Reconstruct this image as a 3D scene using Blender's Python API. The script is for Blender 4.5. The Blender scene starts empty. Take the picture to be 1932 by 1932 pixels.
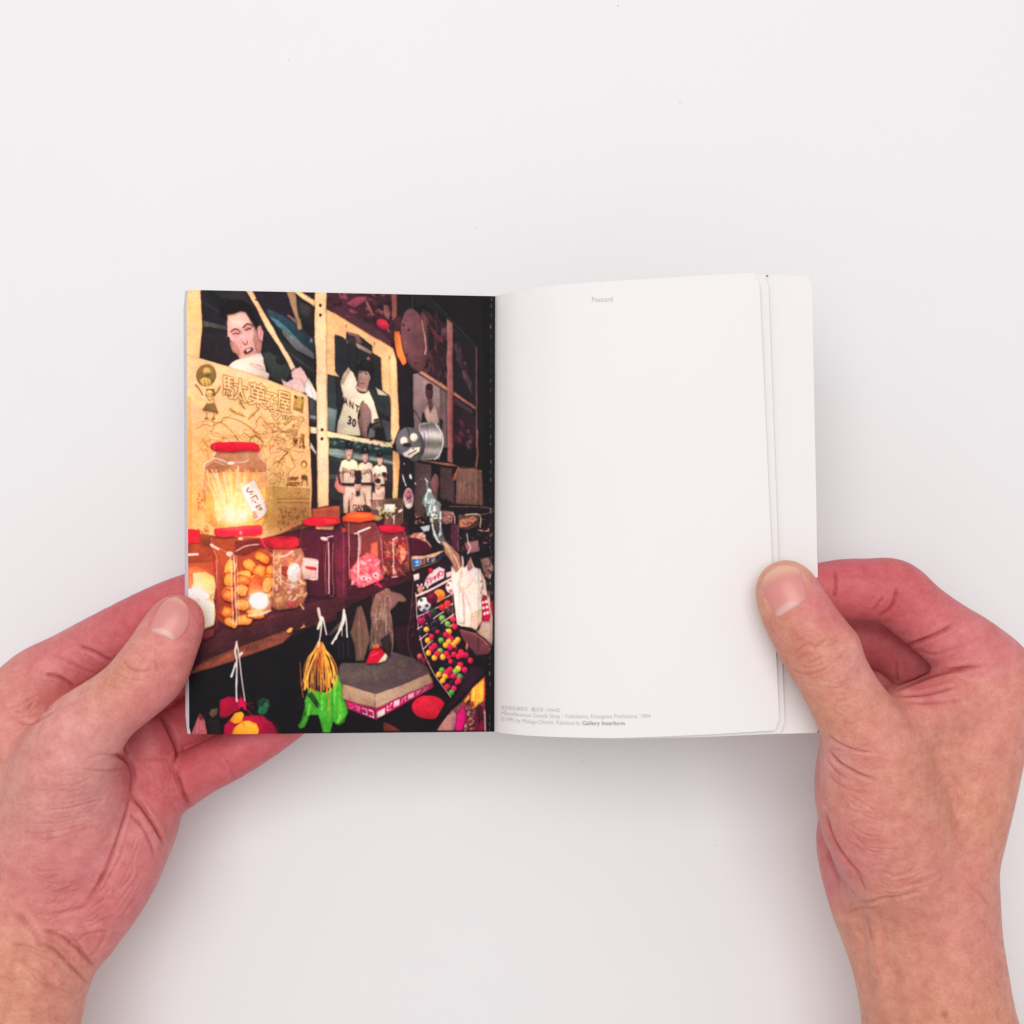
import bpy, bmesh, math, random
import numpy as np
from mathutils import Vector

# ------------------------------------------------------------------ camera, light, exposure
MM = 0.001
CAM_H = 430.0            # lens height above the gutter of the book, mm
FRAME = 344.4            # width seen at the gutter's height, mm
TABLE_Z = -58.0          # the table top, mm below the gutter
PX = 1932.0 / FRAME      # survey units per mm at the gutter's height

scene = bpy.context.scene
cam_data = bpy.data.cameras.new('camera')
cam = bpy.data.objects.new('camera', cam_data)
scene.collection.objects.link(cam)
cam.location = (0, 0, CAM_H * MM)
cam.rotation_euler = (0, 0, 0)
cam_data.sensor_fit = 'HORIZONTAL'
cam_data.angle = 2 * math.atan(FRAME / 2 / CAM_H)
cam_data.clip_start = 0.01
cam_data.clip_end = 20
scene.camera = cam

world = bpy.data.worlds.new('World')
scene.world = world
world.use_nodes = True
bg = world.node_tree.nodes['Background']
bg.inputs['Color'].default_value = (1.0, 0.968, 0.980, 1)
bg.inputs['Strength'].default_value = 0.545


def area(name, loc, target, size, power, color):
    d = bpy.data.lights.new(name, 'AREA')
    d.shape = 'RECTANGLE'
    d.size, d.size_y = size
    d.energy = power
    d.color = color
    o = bpy.data.objects.new(name, d)
    scene.collection.objects.link(o)
    o.location = loc
    o.rotation_euler = (Vector(target) - Vector(loc)).to_track_quat('-Z', 'Y').to_euler()
    return o


area('ceiling_softbox', (-0.05, 0.27, 1.22), (0, 0.02, -0.06), (1.0, 0.78), 10.9, (1.0, 0.985, 0.975))

scene.view_settings.view_transform = 'Standard'
scene.view_settings.look = 'None'
scene.view_settings.exposure = 0.0
scene.view_settings.gamma = 1.0
scene.view_settings.use_curve_mapping = False
scene.render.engine = 'CYCLES'
scene.cycles.max_bounces = 8

rng = np.random.default_rng(7)
random.seed(7)


# ------------------------------------------------------------------ helpers
def P(px, py, z):
    """survey position (a distance from the middle of the table measured at the gutter's height) -> mm"""
    f = (CAM_H - z) / CAM_H
    return np.array([(px - 966.0) / PX * f, -(py - 966.0) / PX * f, z])


def lin(c):
    c = np.asarray(c, float) / 255.0
    return np.where(c <= 0.04045, c / 12.92, ((c + 0.055) / 1.055) ** 2.4)


def link_mesh(name, verts_mm, faces, material, parent=None, smooth=True):
    me = bpy.data.meshes.new(name)
    me.from_pydata([tuple(v) for v in (np.asarray(verts_mm, float) * MM)], [], [tuple(int(i) for i in f) for f in faces])
    me.update()
    if smooth:
        me.polygons.foreach_set('use_smooth', np.ones(len(me.polygons), bool))
    if material:
        me.materials.append(material)
    o = bpy.data.objects.new(name, me)
    scene.collection.objects.link(o)
    if parent:
        o.parent = parent
    return o


def tag(o, label=None, category=None, group=None, kind=None):
    for k, v in (('label', label), ('category', category), ('group', group), ('kind', kind)):
        if v:
            o[k] = v
    return o


def mat(name):
    m = bpy.data.materials.new(name)
    m.use_nodes = True
    nt = m.node_tree
    return m, nt, nt.nodes['Principled BSDF']


def node(nt, kind, **kw):
    n = nt.nodes.new(kind)
    for k, v in kw.items():
        if k in n.inputs:
            n.inputs[k].default_value = v
        else:
            setattr(n, k, v)
    return n


def paper_material(name, color, rough=0.62, bump=0.25, mottling=0.02):
    m, nt, b = mat(name)
    tc = node(nt, 'ShaderNodeTexCoord')
    n1 = node(nt, 'ShaderNodeTexNoise', Scale=900.0, Detail=3.0)
    n2 = node(nt, 'ShaderNodeTexNoise', Scale=35.0, Detail=4.0)
    nt.links.new(tc.outputs['Object'], n1.inputs['Vector'])
    nt.links.new(tc.outputs['Object'], n2.inputs['Vector'])
    mix = node(nt, 'ShaderNodeMix', data_type='RGBA')
    mix.inputs[6].default_value = (*[c * (1 - mottling) for c in color], 1)
    mix.inputs[7].default_value = (*[min(1, c * (1 + mottling)) for c in color], 1)
    nt.links.new(n2.outputs['Fac'], mix.inputs[0])
    nt.links.new(mix.outputs[2], b.inputs['Base Color'])
    bp = node(nt, 'ShaderNodeBump', Strength=bump, Distance=0.00006)
    nt.links.new(n1.outputs['Fac'], bp.inputs['Height'])
    nt.links.new(bp.outputs['Normal'], b.inputs['Normal'])
    b.inputs['Roughness'].default_value = rough
    b.inputs['Specular IOR Level'].default_value = 0.25
    return m, nt, b


# ------------------------------------------------------------------ the table
m_table, _nt, _b = paper_material('white_table', (0.815, 0.809, 0.817), rough=0.55, bump=0.12, mottling=0.008)
ts = 900
table = link_mesh('table_top', [(-ts, -ts, TABLE_Z), (ts, -ts, TABLE_Z), (ts, ts, TABLE_Z), (-ts, ts, TABLE_Z),
                                (-ts, -ts, TABLE_Z - 25), (ts, -ts, TABLE_Z - 25), (ts, ts, TABLE_Z - 25), (-ts, ts, TABLE_Z - 25)],
                  [(0, 1, 2, 3), (7, 6, 5, 4), (0, 4, 5, 1), (1, 5, 6, 2), (2, 6, 7, 3), (3, 7, 4, 0)], m_table, smooth=False)
tag(table, kind='structure')
m_dust, _nt, _b = mat('grey_dust')
_b.inputs['Base Color'].default_value = (0.35, 0.34, 0.34, 1)
m_fibre, _nt, _b = mat('pale_fibre')
_b.inputs['Base Color'].default_value = (0.66, 0.65, 0.65, 1)
for (dx, dy, lw, lh, m_) in ((1166, 11, 3, 2, m_dust), (1283, 194, 1.6, 11, m_fibre), (545, 113, 3, 3, m_fibre), (1099, 1438, 3, 4, m_fibre),
                             (1120, 92, 2, 2, m_fibre), (898, 431, 2, 4, m_fibre), (1350, 1596, 9, 1.3, m_fibre)):
    c = P(dx, dy, TABLE_Z)
    a, b_ = lw / PX * 0.57, lh / PX * 0.57
    vs = [c + np.array([a * math.cos(t), b_ * math.sin(t), 0.02]) for t in np.linspace(0, 2 * math.pi, 9)[:-1]]
    vs.append(c + np.array([0, 0, 0.25]))
    link_mesh('dust_speck', vs, [(i, (i + 1) % 8, 8) for i in range(8)], m_, table)
# ------------------------------------------------------------------ hands: a distance field of bones and flesh, meshed as one skin
def seg_d(p, a, b, ra, rb):
    ab = b - a
    t = np.clip(((p - a) @ ab) / max(ab @ ab, 1e-9), 0, 1).astype(np.float32)
    q = p - a - t[:, None] * ab
    return np.sqrt(np.einsum('ij,ij->i', q, q)) - (ra + (rb - ra) * t)


def ell_d(p, c, R, r):
    q = (p - c) @ R
    k0 = np.sqrt(((q / r) ** 2).sum(1))
    k1 = np.sqrt(((q / (r * r)) ** 2).sum(1)) + 1e-6
    return k0 * (k0 - 1) / k1


def smin(a, b, k):
    h = np.maximum(k - np.abs(a - b), 0) / k
    return np.minimum(a, b) - h * h * h * k / 6.0


def catmull(pts, n):
    pts = np.asarray(pts, float)
    ext = np.vstack([2 * pts[0] - pts[1], pts, 2 * pts[-1] - pts[-2]])
    out = []
    for i in range(1, len(ext) - 2):
        p0, p1, p2, p3 = ext[i - 1:i + 3]
        for t in np.arange(n) / n:
            out.append(0.5 * (2 * p1 + (p2 - p0) * t + (2 * p0 - 5 * p1 + 4 * p2 - p3) * t * t + (3 * p1 - p0 - 3 * p2 + p3) * t ** 3))
    out.append(pts[-1])
    return np.array(out)


class Field:
    """groups of primitives; every finger melts into the palm, fingers only touch each other"""

    def __init__(self, conv):
        self.conv = conv
        self.groups = {}

    def w(self, x, y, z):
        return P(*self.conv(x, y), z)

    def chain(self, group, pts, n=3, k=2.0):
        pp = [np.append(self.w(x, y, z), r) for x, y, z, r in pts]
        s = catmull(pp, n)
        g = self.groups.setdefault(group, [])
        for a, b in zip(s[:-1], s[1:]):
            g.append(('seg', a[:3].astype(np.float32), b[:3].astype(np.float32), float(a[3]), float(b[3]), k))

    def ball(self, group, c, along, r, k=6.0, roll=0.0):
        """ellipsoid: centre, a second point giving the long axis, radii (long, across, up)"""
        c = self.w(*c)
        d = self.w(*along) - c
        d /= np.linalg.norm(d)
        up = np.array([0, 0, 1.0]) - d * d[2]
        up /= np.linalg.norm(up)
        side = np.cross(up, d)
        cr, sr = math.cos(roll), math.sin(roll)
        up, side = up * cr + side * sr, side * cr - up * sr
        R = np.stack([d, side, up], 1).astype(np.float32)
        self.groups.setdefault(group, []).append(('ell', c.astype(np.float32), R, np.array(r, np.float32), None, k))

    def prim_bound(self, pr):
        if pr[0] == 'seg':
            return (pr[1] + pr[2]) / 2, np.linalg.norm(pr[1] - pr[2]) / 2 + max(pr[3], pr[4])
        return pr[1], float(pr[3].max())

    def group_eval(self, name, p, limit=None):
        d = np.full(len(p), 50.0, np.float32)
        if limit is not None:
            c0, rad = limit
        for pr in self.groups[name]:
            if limit is not None:
                c, r = self.prim_bound(pr)
                if np.linalg.norm(c - c0) - r - rad > 12.0:
                    continue
            v = seg_d(p, pr[1], pr[2], pr[3], pr[4]) if pr[0] == 'seg' else ell_d(p, pr[1], pr[2], pr[3])
            d = smin(d, v.astype(np.float32), pr[5])
        return d

    blend = {}

    def eval(self, p, limit=None, labels=False):
        palm = self.group_eval('palm', p, limit)
        tot = palm.copy()
        lab = np.zeros(len(p), int)
        raw = [palm]
        names = [n for n in self.groups if n != 'palm']
        for i, n in enumerate(names):
            f = self.group_eval(n, p, limit)
            raw.append(f)
            tot = smin(tot, smin(palm, f, self.blend.get(n, 6.0)), 0.5)
        if labels:
            return tot, np.argmin(np.stack(raw), 0), ['palm'] + names
        return tot


def surface(field, h=0.55):
    lo, hi = np.full(3, 1e9), np.full(3, -1e9)
    for g in field.groups.values():
        for pr in g:
            c, r = field.prim_bound(pr)
            lo = np.minimum(lo, c - r - 4)
            hi = np.maximum(hi, c + r + 4)
    B = 12
    nb = np.ceil((hi - lo) / (B * h)).astype(int)
    n = nb * B
    G = np.full(n, 5.0, np.float32)
    off = np.stack(np.meshgrid(*[np.arange(B)] * 3, indexing='ij'), -1).reshape(-1, 3)
    ci = np.stack(np.meshgrid(*[np.arange(k) for k in nb], indexing='ij'), -1).reshape(-1, 3)
    cc = (lo + (ci + 0.5) * B * h).astype(np.float32)
    dc = np.concatenate([field.eval(c) for c in np.array_split(cc, max(1, len(cc) // 40000))])
    half = B * h * 0.87
    for i in np.nonzero(np.abs(dc) < half * 1.5 + 3)[0]:
        pts = (lo + (ci[i] * B + off) * h).astype(np.float32)
        d = field.eval(pts, (cc[i], half))
        x, y, z = ci[i] * B
        G[x:x + B, y:y + B, z:z + B] = d.reshape(B, B, B)
    inside_blocks = np.nonzero((dc < 0) & ~(np.abs(dc) < half * 1.5 + 3))[0]
    for i in inside_blocks:
        x, y, z = ci[i] * B
        G[x:x + B, y:y + B, z:z + B] = -5
    # naive surface nets
    S = G < 0
    c8 = np.zeros(np.array(S.shape) - 1, np.int8)
    for dx in (0, 1):
        for dy in (0, 1):
            for dz in (0, 1):
                c8 += S[dx:S.shape[0] - 1 + dx, dy:S.shape[1] - 1 + dy, dz:S.shape[2] - 1 + dz]
    act = (c8 > 0) & (c8 < 8)
    idx = np.argwhere(act)
    vid = np.full(act.shape, -1, np.int64)
    vid[act] = np.arange(len(idx))
    acc = np.zeros((len(idx), 3))
    cnt = np.zeros(len(idx))
    corners = [(a, b, c) for a in (0, 1) for b in (0, 1) for c in (0, 1)]
    for a in corners:
        for ax in range(3):
            if a[ax] == 1:
                continue
            b = list(a)
            b[ax] = 1
            ga = G[idx[:, 0] + a[0], idx[:, 1] + a[1], idx[:, 2] + a[2]]
            gb = G[idx[:, 0] + b[0], idx[:, 1] + b[1], idx[:, 2] + b[2]]
            cr = (ga < 0) != (gb < 0)
            t = np.where(cr, ga / np.where(cr, ga - gb, 1), 0)
            pos = np.array(a, float)[None, :].repeat(len(idx), 0)
            pos[:, ax] += t
            acc[cr] += pos[cr]
            cnt[cr] += 1
    V = lo + (idx + acc / cnt[:, None]) * h
    quads = []
    for ax in range(3):
        sl0 = [slice(1, -1)] * 3
        sl1 = [slice(1, -1)] * 3
        sl0[ax] = slice(0, -1)
        sl1[ax] = slice(1, None)
        s0, s1 = S[tuple(sl0)], S[tuple(sl1)]
        e = np.argwhere(s0 != s1)
        st = s0[s0 != s1]
        base = e + 1
        base[:, ax] -= 1
        u, v = (ax + 1) % 3, (ax + 2) % 3
        q = []
        for du, dv in ((-1, -1), (0, -1), (0, 0), (-1, 0)):
            c = base.copy()
            c[:, u] += du
            c[:, v] += dv
            q.append(vid[c[:, 0], c[:, 1], c[:, 2]])
        q = np.stack(q, 1)
        q[~st] = q[~st][:, ::-1]
        quads.append(q)
    F = np.concatenate(quads)
    F = F[(F >= 0).all(1)]
    return V, F


def normals(V, F):
    n = np.cross(V[F[:, 2]] - V[F[:, 0]], V[F[:, 3]] - V[F[:, 1]])
    N = np.zeros_like(V)
    for k in range(4):
        for a in range(3):
            N[:, a] += np.bincount(F[:, k], n[:, a], len(V))
    return N / (np.linalg.norm(N, axis=1)[:, None] + 1e-12)


def relax(V, F, it, f=0.5):
    e = np.concatenate([F[:, [i, (i + 1) % 4]] for i in range(4)])
    deg = np.bincount(e[:, 0], minlength=len(V)) + np.bincount(e[:, 1], minlength=len(V))
    for _ in range(it):
        s = np.zeros_like(V)
        for a in range(3):
            s[:, a] = np.bincount(e[:, 0], V[e[:, 1], a], len(V)) + np.bincount(e[:, 1], V[e[:, 0], a], len(V))
        V = V + f * (s / deg[:, None] - V)
    return V


def pl_dist(q, line):
    """distance of points q to a polyline, with the position 0..1 along it"""
    line = np.asarray(line, float)
    L = np.linalg.norm(np.diff(line, axis=0), axis=1)
    cum = np.concatenate([[0], np.cumsum(L)])
    best = np.full(len(q), 1e9)
    pos = np.zeros(len(q))
    for i in range(len(L)):
        a, b = line[i], line[i + 1]
        ab = b - a
        t = np.clip(((q - a) @ ab) / max(ab @ ab, 1e-9), 0, 1)
        d = np.linalg.norm(q - a - t[:, None] * ab, axis=1)
        m = d < best
        best[m] = d[m]
        pos[m] = ((cum[i] + t * L[i]) / cum[-1])[m]
    return best, pos


def survey(V):
    f = CAM_H / (CAM_H - V[:, 2])
    return np.stack([966 + V[:, 0] * f * PX, 966 - V[:, 1] * f * PX], 1)


def skin_material():
    m, nt, b = mat('skin')
    at = node(nt, 'ShaderNodeAttribute', attribute_name='skin_tone')
    tc = node(nt, 'ShaderNodeTexCoord')
    # blotches
    n1 = node(nt, 'ShaderNodeTexNoise', Scale=200.0, Detail=6.0, Roughness=0.68)
    n2 = node(nt, 'ShaderNodeTexNoise', Scale=900.0, Detail=3.0)
    for n in (n1, n2):
        nt.links.new(tc.outputs['Object'], n.inputs['Vector'])
    r1 = node(nt, 'ShaderNodeValToRGB')
    r1.color_ramp.elements[0].position = 0.3
    r1.color_ramp.elements[0].color = (0.82, 0.62, 0.62, 1)
    r1.color_ramp.elements[1].position = 0.72
    r1.color_ramp.elements[1].color = (1.10, 1.16, 1.14, 1)
    nt.links.new(n1.outputs['Fac'], r1.inputs['Fac'])
    mul = node(nt, 'ShaderNodeMix', data_type='RGBA', blend_type='MULTIPLY')
    mul.inputs[0].default_value = 0.8
    nt.links.new(at.outputs['Color'], mul.inputs[6])
    nt.links.new(r1.outputs['Color'], mul.inputs[7])
    r2 = node(nt, 'ShaderNodeValToRGB')
    r2.color_ramp.elements[0].position = 0.32
    r2.color_ramp.elements[0].color = (0.90, 0.82, 0.80, 1)
    r2.color_ramp.elements[1].position = 0.55
    r2.color_ramp.elements[1].color = (1, 1, 1, 1)
    nt.links.new(n2.outputs['Fac'], r2.inputs['Fac'])
    mul2 = node(nt, 'ShaderNodeMix', data_type='RGBA', blend_type='MULTIPLY')
    mul2.inputs[0].default_value = 0.6
    nt.links.new(mul.outputs[2], mul2.inputs[6])
    nt.links.new(r2.outputs['Color'], mul2.inputs[7])
    nt.links.new(mul2.outputs[2], b.inputs['Base Color'])
    # skin relief: tiny cells and fine lines
    v = node(nt, 'ShaderNodeTexVoronoi', Scale=1500.0, feature='DISTANCE_TO_EDGE')
    nt.links.new(tc.outputs['Object'], v.inputs['Vector'])
    n3 = node(nt, 'ShaderNodeTexNoise', Scale=450.0, Detail=6.0, Roughness=0.7)
    nt.links.new(tc.outputs['Object'], n3.inputs['Vector'])
    add = node(nt, 'ShaderNodeMath', operation='MULTIPLY_ADD')
    nt.links.new(v.outputs['Distance'], add.inputs[0])
    add.inputs[1].default_value = 0.5
    nt.links.new(n3.outputs['Fac'], add.inputs[2])
    bp = node(nt, 'ShaderNodeBump', Strength=0.75, Distance=0.00038)
    nt.links.new(add.outputs[0], bp.inputs['Height'])
    nt.links.new(bp.outputs['Normal'], b.inputs['Normal'])
    b.inputs['Roughness'].default_value = 0.43
    b.inputs['Specular IOR Level'].default_value = 0.35
    b.inputs['Subsurface Weight'].default_value = 0.22
    b.inputs['Subsurface Radius'].default_value = (1.0, 0.32, 0.18)
    b.inputs['Subsurface Scale'].default_value = 0.0022
    return m


def nail_material():
    m, nt, b = mat('nail')
    at = node(nt, 'ShaderNodeAttribute', attribute_name='nail_tone')
    nt.links.new(at.outputs['Color'], b.inputs['Base Color'])
    tc = node(nt, 'ShaderNodeTexCoord')
    n = node(nt, 'ShaderNodeTexNoise', Scale=260.0, Detail=3.0)
    nt.links.new(tc.outputs['Object'], n.inputs['Vector'])
    bp = node(nt, 'ShaderNodeBump', Strength=0.15, Distance=0.0002)
    nt.links.new(n.outputs['Fac'], bp.inputs['Height'])
    nt.links.new(bp.outputs['Normal'], b.inputs['Normal'])
    b.inputs['Roughness'].default_value = 0.34
    b.inputs['Specular IOR Level'].default_value = 0.45
    b.inputs['Subsurface Weight'].default_value = 0.25
    b.inputs['Subsurface Radius'].default_value = (1.0, 0.4, 0.3)
    b.inputs['Subsurface Scale'].default_value = 0.001
    return m


M_SKIN = skin_material()
M_NAIL = nail_material()


def set_color(me, name, cols):
    a = me.color_attributes.new(name, 'FLOAT_COLOR', 'POINT')
    c = np.ones((len(me.vertices), 4), np.float32)
    c[:, :3] = cols
    a.data.foreach_set('color', c.ravel())


def top_hit(field, px, py, group=None, z0=60.0):
    """where the line of sight at a survey position meets the skin"""
    px, py = np.asarray(px, float), np.asarray(py, float)
    z = np.full(px.shape, z0)
    for _ in range(60):
        f = (CAM_H - z) / CAM_H
        p = np.stack([(px - 966) / PX * f, -(py - 966) / PX * f, z], 1).astype(np.float32)
        d = field.group_eval(group, p) if group else field.eval(p)
        z = np.maximum(z - d * 0.9, -60)
    f = (CAM_H - z) / CAM_H
    return np.stack([(px - 966) / PX * f, -(py - 966) / PX * f, z], 1)


def build_hand(name, field, tones, creases, bumps, nail, label, spots=()):
    conv = field.conv
    V, F = surface(field)
    V = relax(V, F, 3, 0.5)
    _, lab, names = field.eval(V.astype(np.float32), labels=True)
    part = {n: i for i, n in enumerate(names)}
    S = survey(V)
    N = normals(V, F)
    # broad forms first (knuckles, tendons, veins), then creases
    disp = np.zeros(len(V))
    for (grp, x, y, rx, ry, ang, amp) in bumps:
        c = np.array(conv(x, y))
        s = np.array(conv(x + 1, y))[0] - c[0]
        q = (S - c) / s
        ca, sa = math.cos(ang), math.sin(ang)
        u = q[:, 0] * ca + q[:, 1] * sa
        v = -q[:, 0] * sa + q[:, 1] * ca
        w = np.exp(-(u / rx) ** 2 - (v / ry) ** 2)
        ok = N[:, 2] > -0.1
        if grp:
            ok &= np.isin(lab, [part[g] for g in grp.split('+')])
        disp += np.where(ok, amp * w, 0)
    V = V + N * disp[:, None]
    N = normals(V, F)
    disp = np.zeros(len(V))
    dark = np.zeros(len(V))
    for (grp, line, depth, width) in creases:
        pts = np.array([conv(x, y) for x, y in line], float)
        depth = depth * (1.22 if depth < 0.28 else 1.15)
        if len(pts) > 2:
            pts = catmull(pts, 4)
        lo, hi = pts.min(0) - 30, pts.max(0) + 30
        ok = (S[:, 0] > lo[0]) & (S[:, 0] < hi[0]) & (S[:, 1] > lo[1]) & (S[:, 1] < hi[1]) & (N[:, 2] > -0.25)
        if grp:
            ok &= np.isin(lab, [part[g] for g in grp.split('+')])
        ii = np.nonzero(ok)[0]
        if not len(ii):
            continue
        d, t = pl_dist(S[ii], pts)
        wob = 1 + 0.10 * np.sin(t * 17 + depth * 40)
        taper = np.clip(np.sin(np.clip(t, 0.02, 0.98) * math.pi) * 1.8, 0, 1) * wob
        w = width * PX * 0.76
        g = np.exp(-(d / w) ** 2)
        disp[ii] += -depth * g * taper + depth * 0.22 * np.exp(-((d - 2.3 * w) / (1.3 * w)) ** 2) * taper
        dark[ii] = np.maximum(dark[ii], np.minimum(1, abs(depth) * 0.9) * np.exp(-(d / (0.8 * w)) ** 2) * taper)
    V = V + N * disp[:, None]
    # pigment of the skin: palm pink, back of the hand tan, redder finger pads, painted shade on two fingers
    base = np.zeros((len(V), 3))
    wsum = np.zeros(len(V))
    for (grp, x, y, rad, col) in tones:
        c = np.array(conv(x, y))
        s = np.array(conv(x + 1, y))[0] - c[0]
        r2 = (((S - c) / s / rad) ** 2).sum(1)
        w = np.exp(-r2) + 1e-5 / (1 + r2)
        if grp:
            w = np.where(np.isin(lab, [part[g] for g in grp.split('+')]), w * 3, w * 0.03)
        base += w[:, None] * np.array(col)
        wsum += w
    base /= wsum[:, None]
    for (x, y, rad, col, a) in spots:
        c = np.array(conv(x, y))
        s = np.array(conv(x + 1, y))[0] - c[0]
        w = a * np.exp(-(((S - c) / s / rad) ** 2).sum(1) ** 1.5) * (N[:, 2] > 0)
        base = base * (1 - w[:, None]) + np.array(col) * w[:, None]
    # creases painted darker and redder, standing in for the shade in them
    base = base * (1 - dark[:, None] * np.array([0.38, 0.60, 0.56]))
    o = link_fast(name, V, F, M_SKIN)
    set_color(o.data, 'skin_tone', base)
    tag(o, label, 'hand')
    if nail:
        build_nail(field, nail, o)
    return o


def link_fast(name, V, F, material):
    me = bpy.data.meshes.new(name)
    me.vertices.add(len(V))
    me.vertices.foreach_set('co', (V * MM).astype(np.float32).ravel())
    me.loops.add(len(F) * 4)
    me.loops.foreach_set('vertex_index', F.astype(np.int32).ravel())
    me.polygons.add(len(F))
    me.polygons.foreach_set('loop_start', np.arange(0, len(F) * 4, 4, dtype=np.int32))
    me.update(calc_edges=True)
    me.polygons.foreach_set('use_smooth', np.ones(len(F), bool))
    me.validate()
    me.materials.append(material)
    o = bpy.data.objects.new(name, me)
    scene.collection.objects.link(o)
    return o


def build_nail(field, nail, parent):
    out = np.array([nail['conv'](x, y) for x, y in nail['outline']], float)
    loop = catmull(np.vstack([out, out[:1]]), 8)[:-1]
    c = loop.mean(0)
    tip = np.array(nail['conv'](*nail['tip']), float)
    root = np.array(nail['conv'](*nail['root']), float)
    ax = (tip - root) / np.linalg.norm(tip - root)
    ln = np.linalg.norm(tip - root)
    R = 14
    pts = [c]
    ring = [0.0]
    for k in range(1, R + 1):
        f = (k / R) ** 0.8
        pts += list(c + (loop - c) * f)
        ring += [f] * len(loop)
    pts, ring = np.array(pts), np.array(ring)
    p = top_hit(field, pts[:, 0], pts[:, 1], 'thumb')
    along = ((pts - root) @ ax) / ln                       # 0 at the root, 1 at the free edge
    side = ((pts - root) @ np.array([-ax[1], ax[0]])) / ln
    rise = 0.30 + 0.30 * (1 - ring ** 4) - 0.42 * np.clip((ring - 0.93) / 0.07, 0, 1) * (1 - np.clip((along - 0.72) / 0.2, 0, 1))
    rise += 0.25 * np.clip((along - 0.55) / 0.45, 0, 1) - 0.22 * np.clip((0.10 - along) / 0.10, 0, 1)
    p[:, 2] += rise
    n = len(loop)
    faces = [(0, 1 + i, 1 + (i + 1) % n) for i in range(n)]
    for k in range(R - 1):
        a, b = 1 + k * n, 1 + (k + 1) * n
        faces += [(a + i, b + i, b + (i + 1) % n, a + (i + 1) % n) for i in range(n)]
    # a thin rim so that the free edge has thickness
    rim = p[-n:].copy()
    rim[:, 2] -= 0.9
    base = len(p)
    p = np.vstack([p, rim])
    a = 1 + (R - 1) * n
    faces += [(a + i, base + i, base + (i + 1) % n, a + (i + 1) % n) for i in range(n)]
    o = link_mesh('thumbnail', p, faces, M_NAIL, parent)
    along = np.append(along, along[-n:])
    side = np.append(side, side[-n:])
    col = np.tile(np.array(nail['pink']), (len(p), 1))
    moon = np.clip((nail['moon'] - along - 1.6 * (side - nail.get('moon_side', 0)) ** 2) / 0.05, 0, 1)[:, None]
    col = col * (1 - moon) + np.array(nail['moon_col']) * moon
    free = np.clip((along - nail['free'] + 0.5 * side ** 2) / 0.16, 0, 1)[:, None]
    col = col * (1 - free) + np.array(nail['free_col']) * free
    set_color(o.data, 'nail_tone', col)


# colours of skin
TAN = (0.685, 0.312, 0.212)
PINKTAN = (0.705, 0.290, 0.238)
PINK = (0.675, 0.212, 0.222)
RED = (0.610, 0.132, 0.152)
PALE = (0.750, 0.345, 0.318)


# ---- the hand on the left: palm up, thumb on the printed page, fingers under the book
def zl_(x, y):
    return x * 0.4863, y * 0.4863 + 992.8


L = Field(zl_)
L.blend = {'thumb': 7.0, 'index': 6.0, 'middle': 4.0, 'ring': 4.0, 'little': 4.0}
L.chain('palm', [(60, 720, -14, 12.5), (95, 1000, -12, 14), (120, 1280, -10, 15), (150, 1480, -9, 16)], k=9)
L.chain('palm', [(310, 790, -17, 12.0), (290, 1050, -15, 13), (210, 1480, -11, 15)], k=9)
L.chain('palm', [(470, 890, -18, 11.5), (420, 1130, -15, 12), (260, 1500, -11, 14)], k=9)
L.chain('palm', [(570, 1050, -19, 11.5), (490, 1250, -15, 12), (300, 1560, -10, 14)], k=9)
L.ball('palm', (450, 1330, -8), (340, 1560, -8), (27, 14.0, 13), k=6)           # heel of the hand
L.ball('palm', (240, 1090, 1), (190, 1340, -2), (36, 20.5, 16.5), k=12)            # ball of the thumb
L.ball('palm', (590, 960, -12.5), (612, 1120, -13.5), (20, 10.5, 9.5), k=4)
L.chain('palm', [(172, 1590, -8, 16.5), (110, 1760, -6, 16.3), (70, 1932, -4, 17), (0, 2300, 0, 20), (-60, 2750, 6, 23)], k=10)
L.chain('palm', [(60, 1500, -8, 16.0), (-10, 1700, -5, 17), (-60, 1932, -3, 18), (-160, 2300, 0, 22), (-290, 2750, 6, 26)], k=10)
L.chain('thumb', [(688, 368, 17.2, 8.5), (645, 452, 17.6, 9.5), (588, 560, 18.6, 10.8), (500, 648, 18.6, 10.2),
                  (410, 716, 17.6, 10.6), (325, 800, 15, 12.8), (265, 910, 11, 14.5), (230, 1030, 6, 15)], k=3)
L.chain('index', [(55, 700, -13, 12.5), (140, 600, -13, 11), (250, 533, -15, 10), (400, 447, -13, 9.5), (562, 364, -8.5, 9.3),
                  (700, 298, -6, 8.7), (850, 245, -6, 8.0), (960, 215, -6.5, 6.8)])
L.chain('middle', [(300, 760, -16, 12), (430, 690, -18, 10.5), (600, 600, -17, 9.6), (760, 510, -7.5, 9.2), (950, 430, -7.5, 8.4), (1080, 380, -8, 7)])
L.chain('ring', [(480, 860, -17, 11.5), (600, 818, -20, 10.2), (705, 780, -22, 9.8), (850, 690, -16, 9.2), (1020, 560, -8, 8), (1130, 500, -8, 7)])
L.chain('little', [(590, 1035, -18, 11), (690, 997, -17.5, 9.2), (770, 952, -13.5, 8.4), (900, 886, -10, 8.1), (1040, 800, -9, 7.7), (1170, 715, -8, 6.6)])


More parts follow.
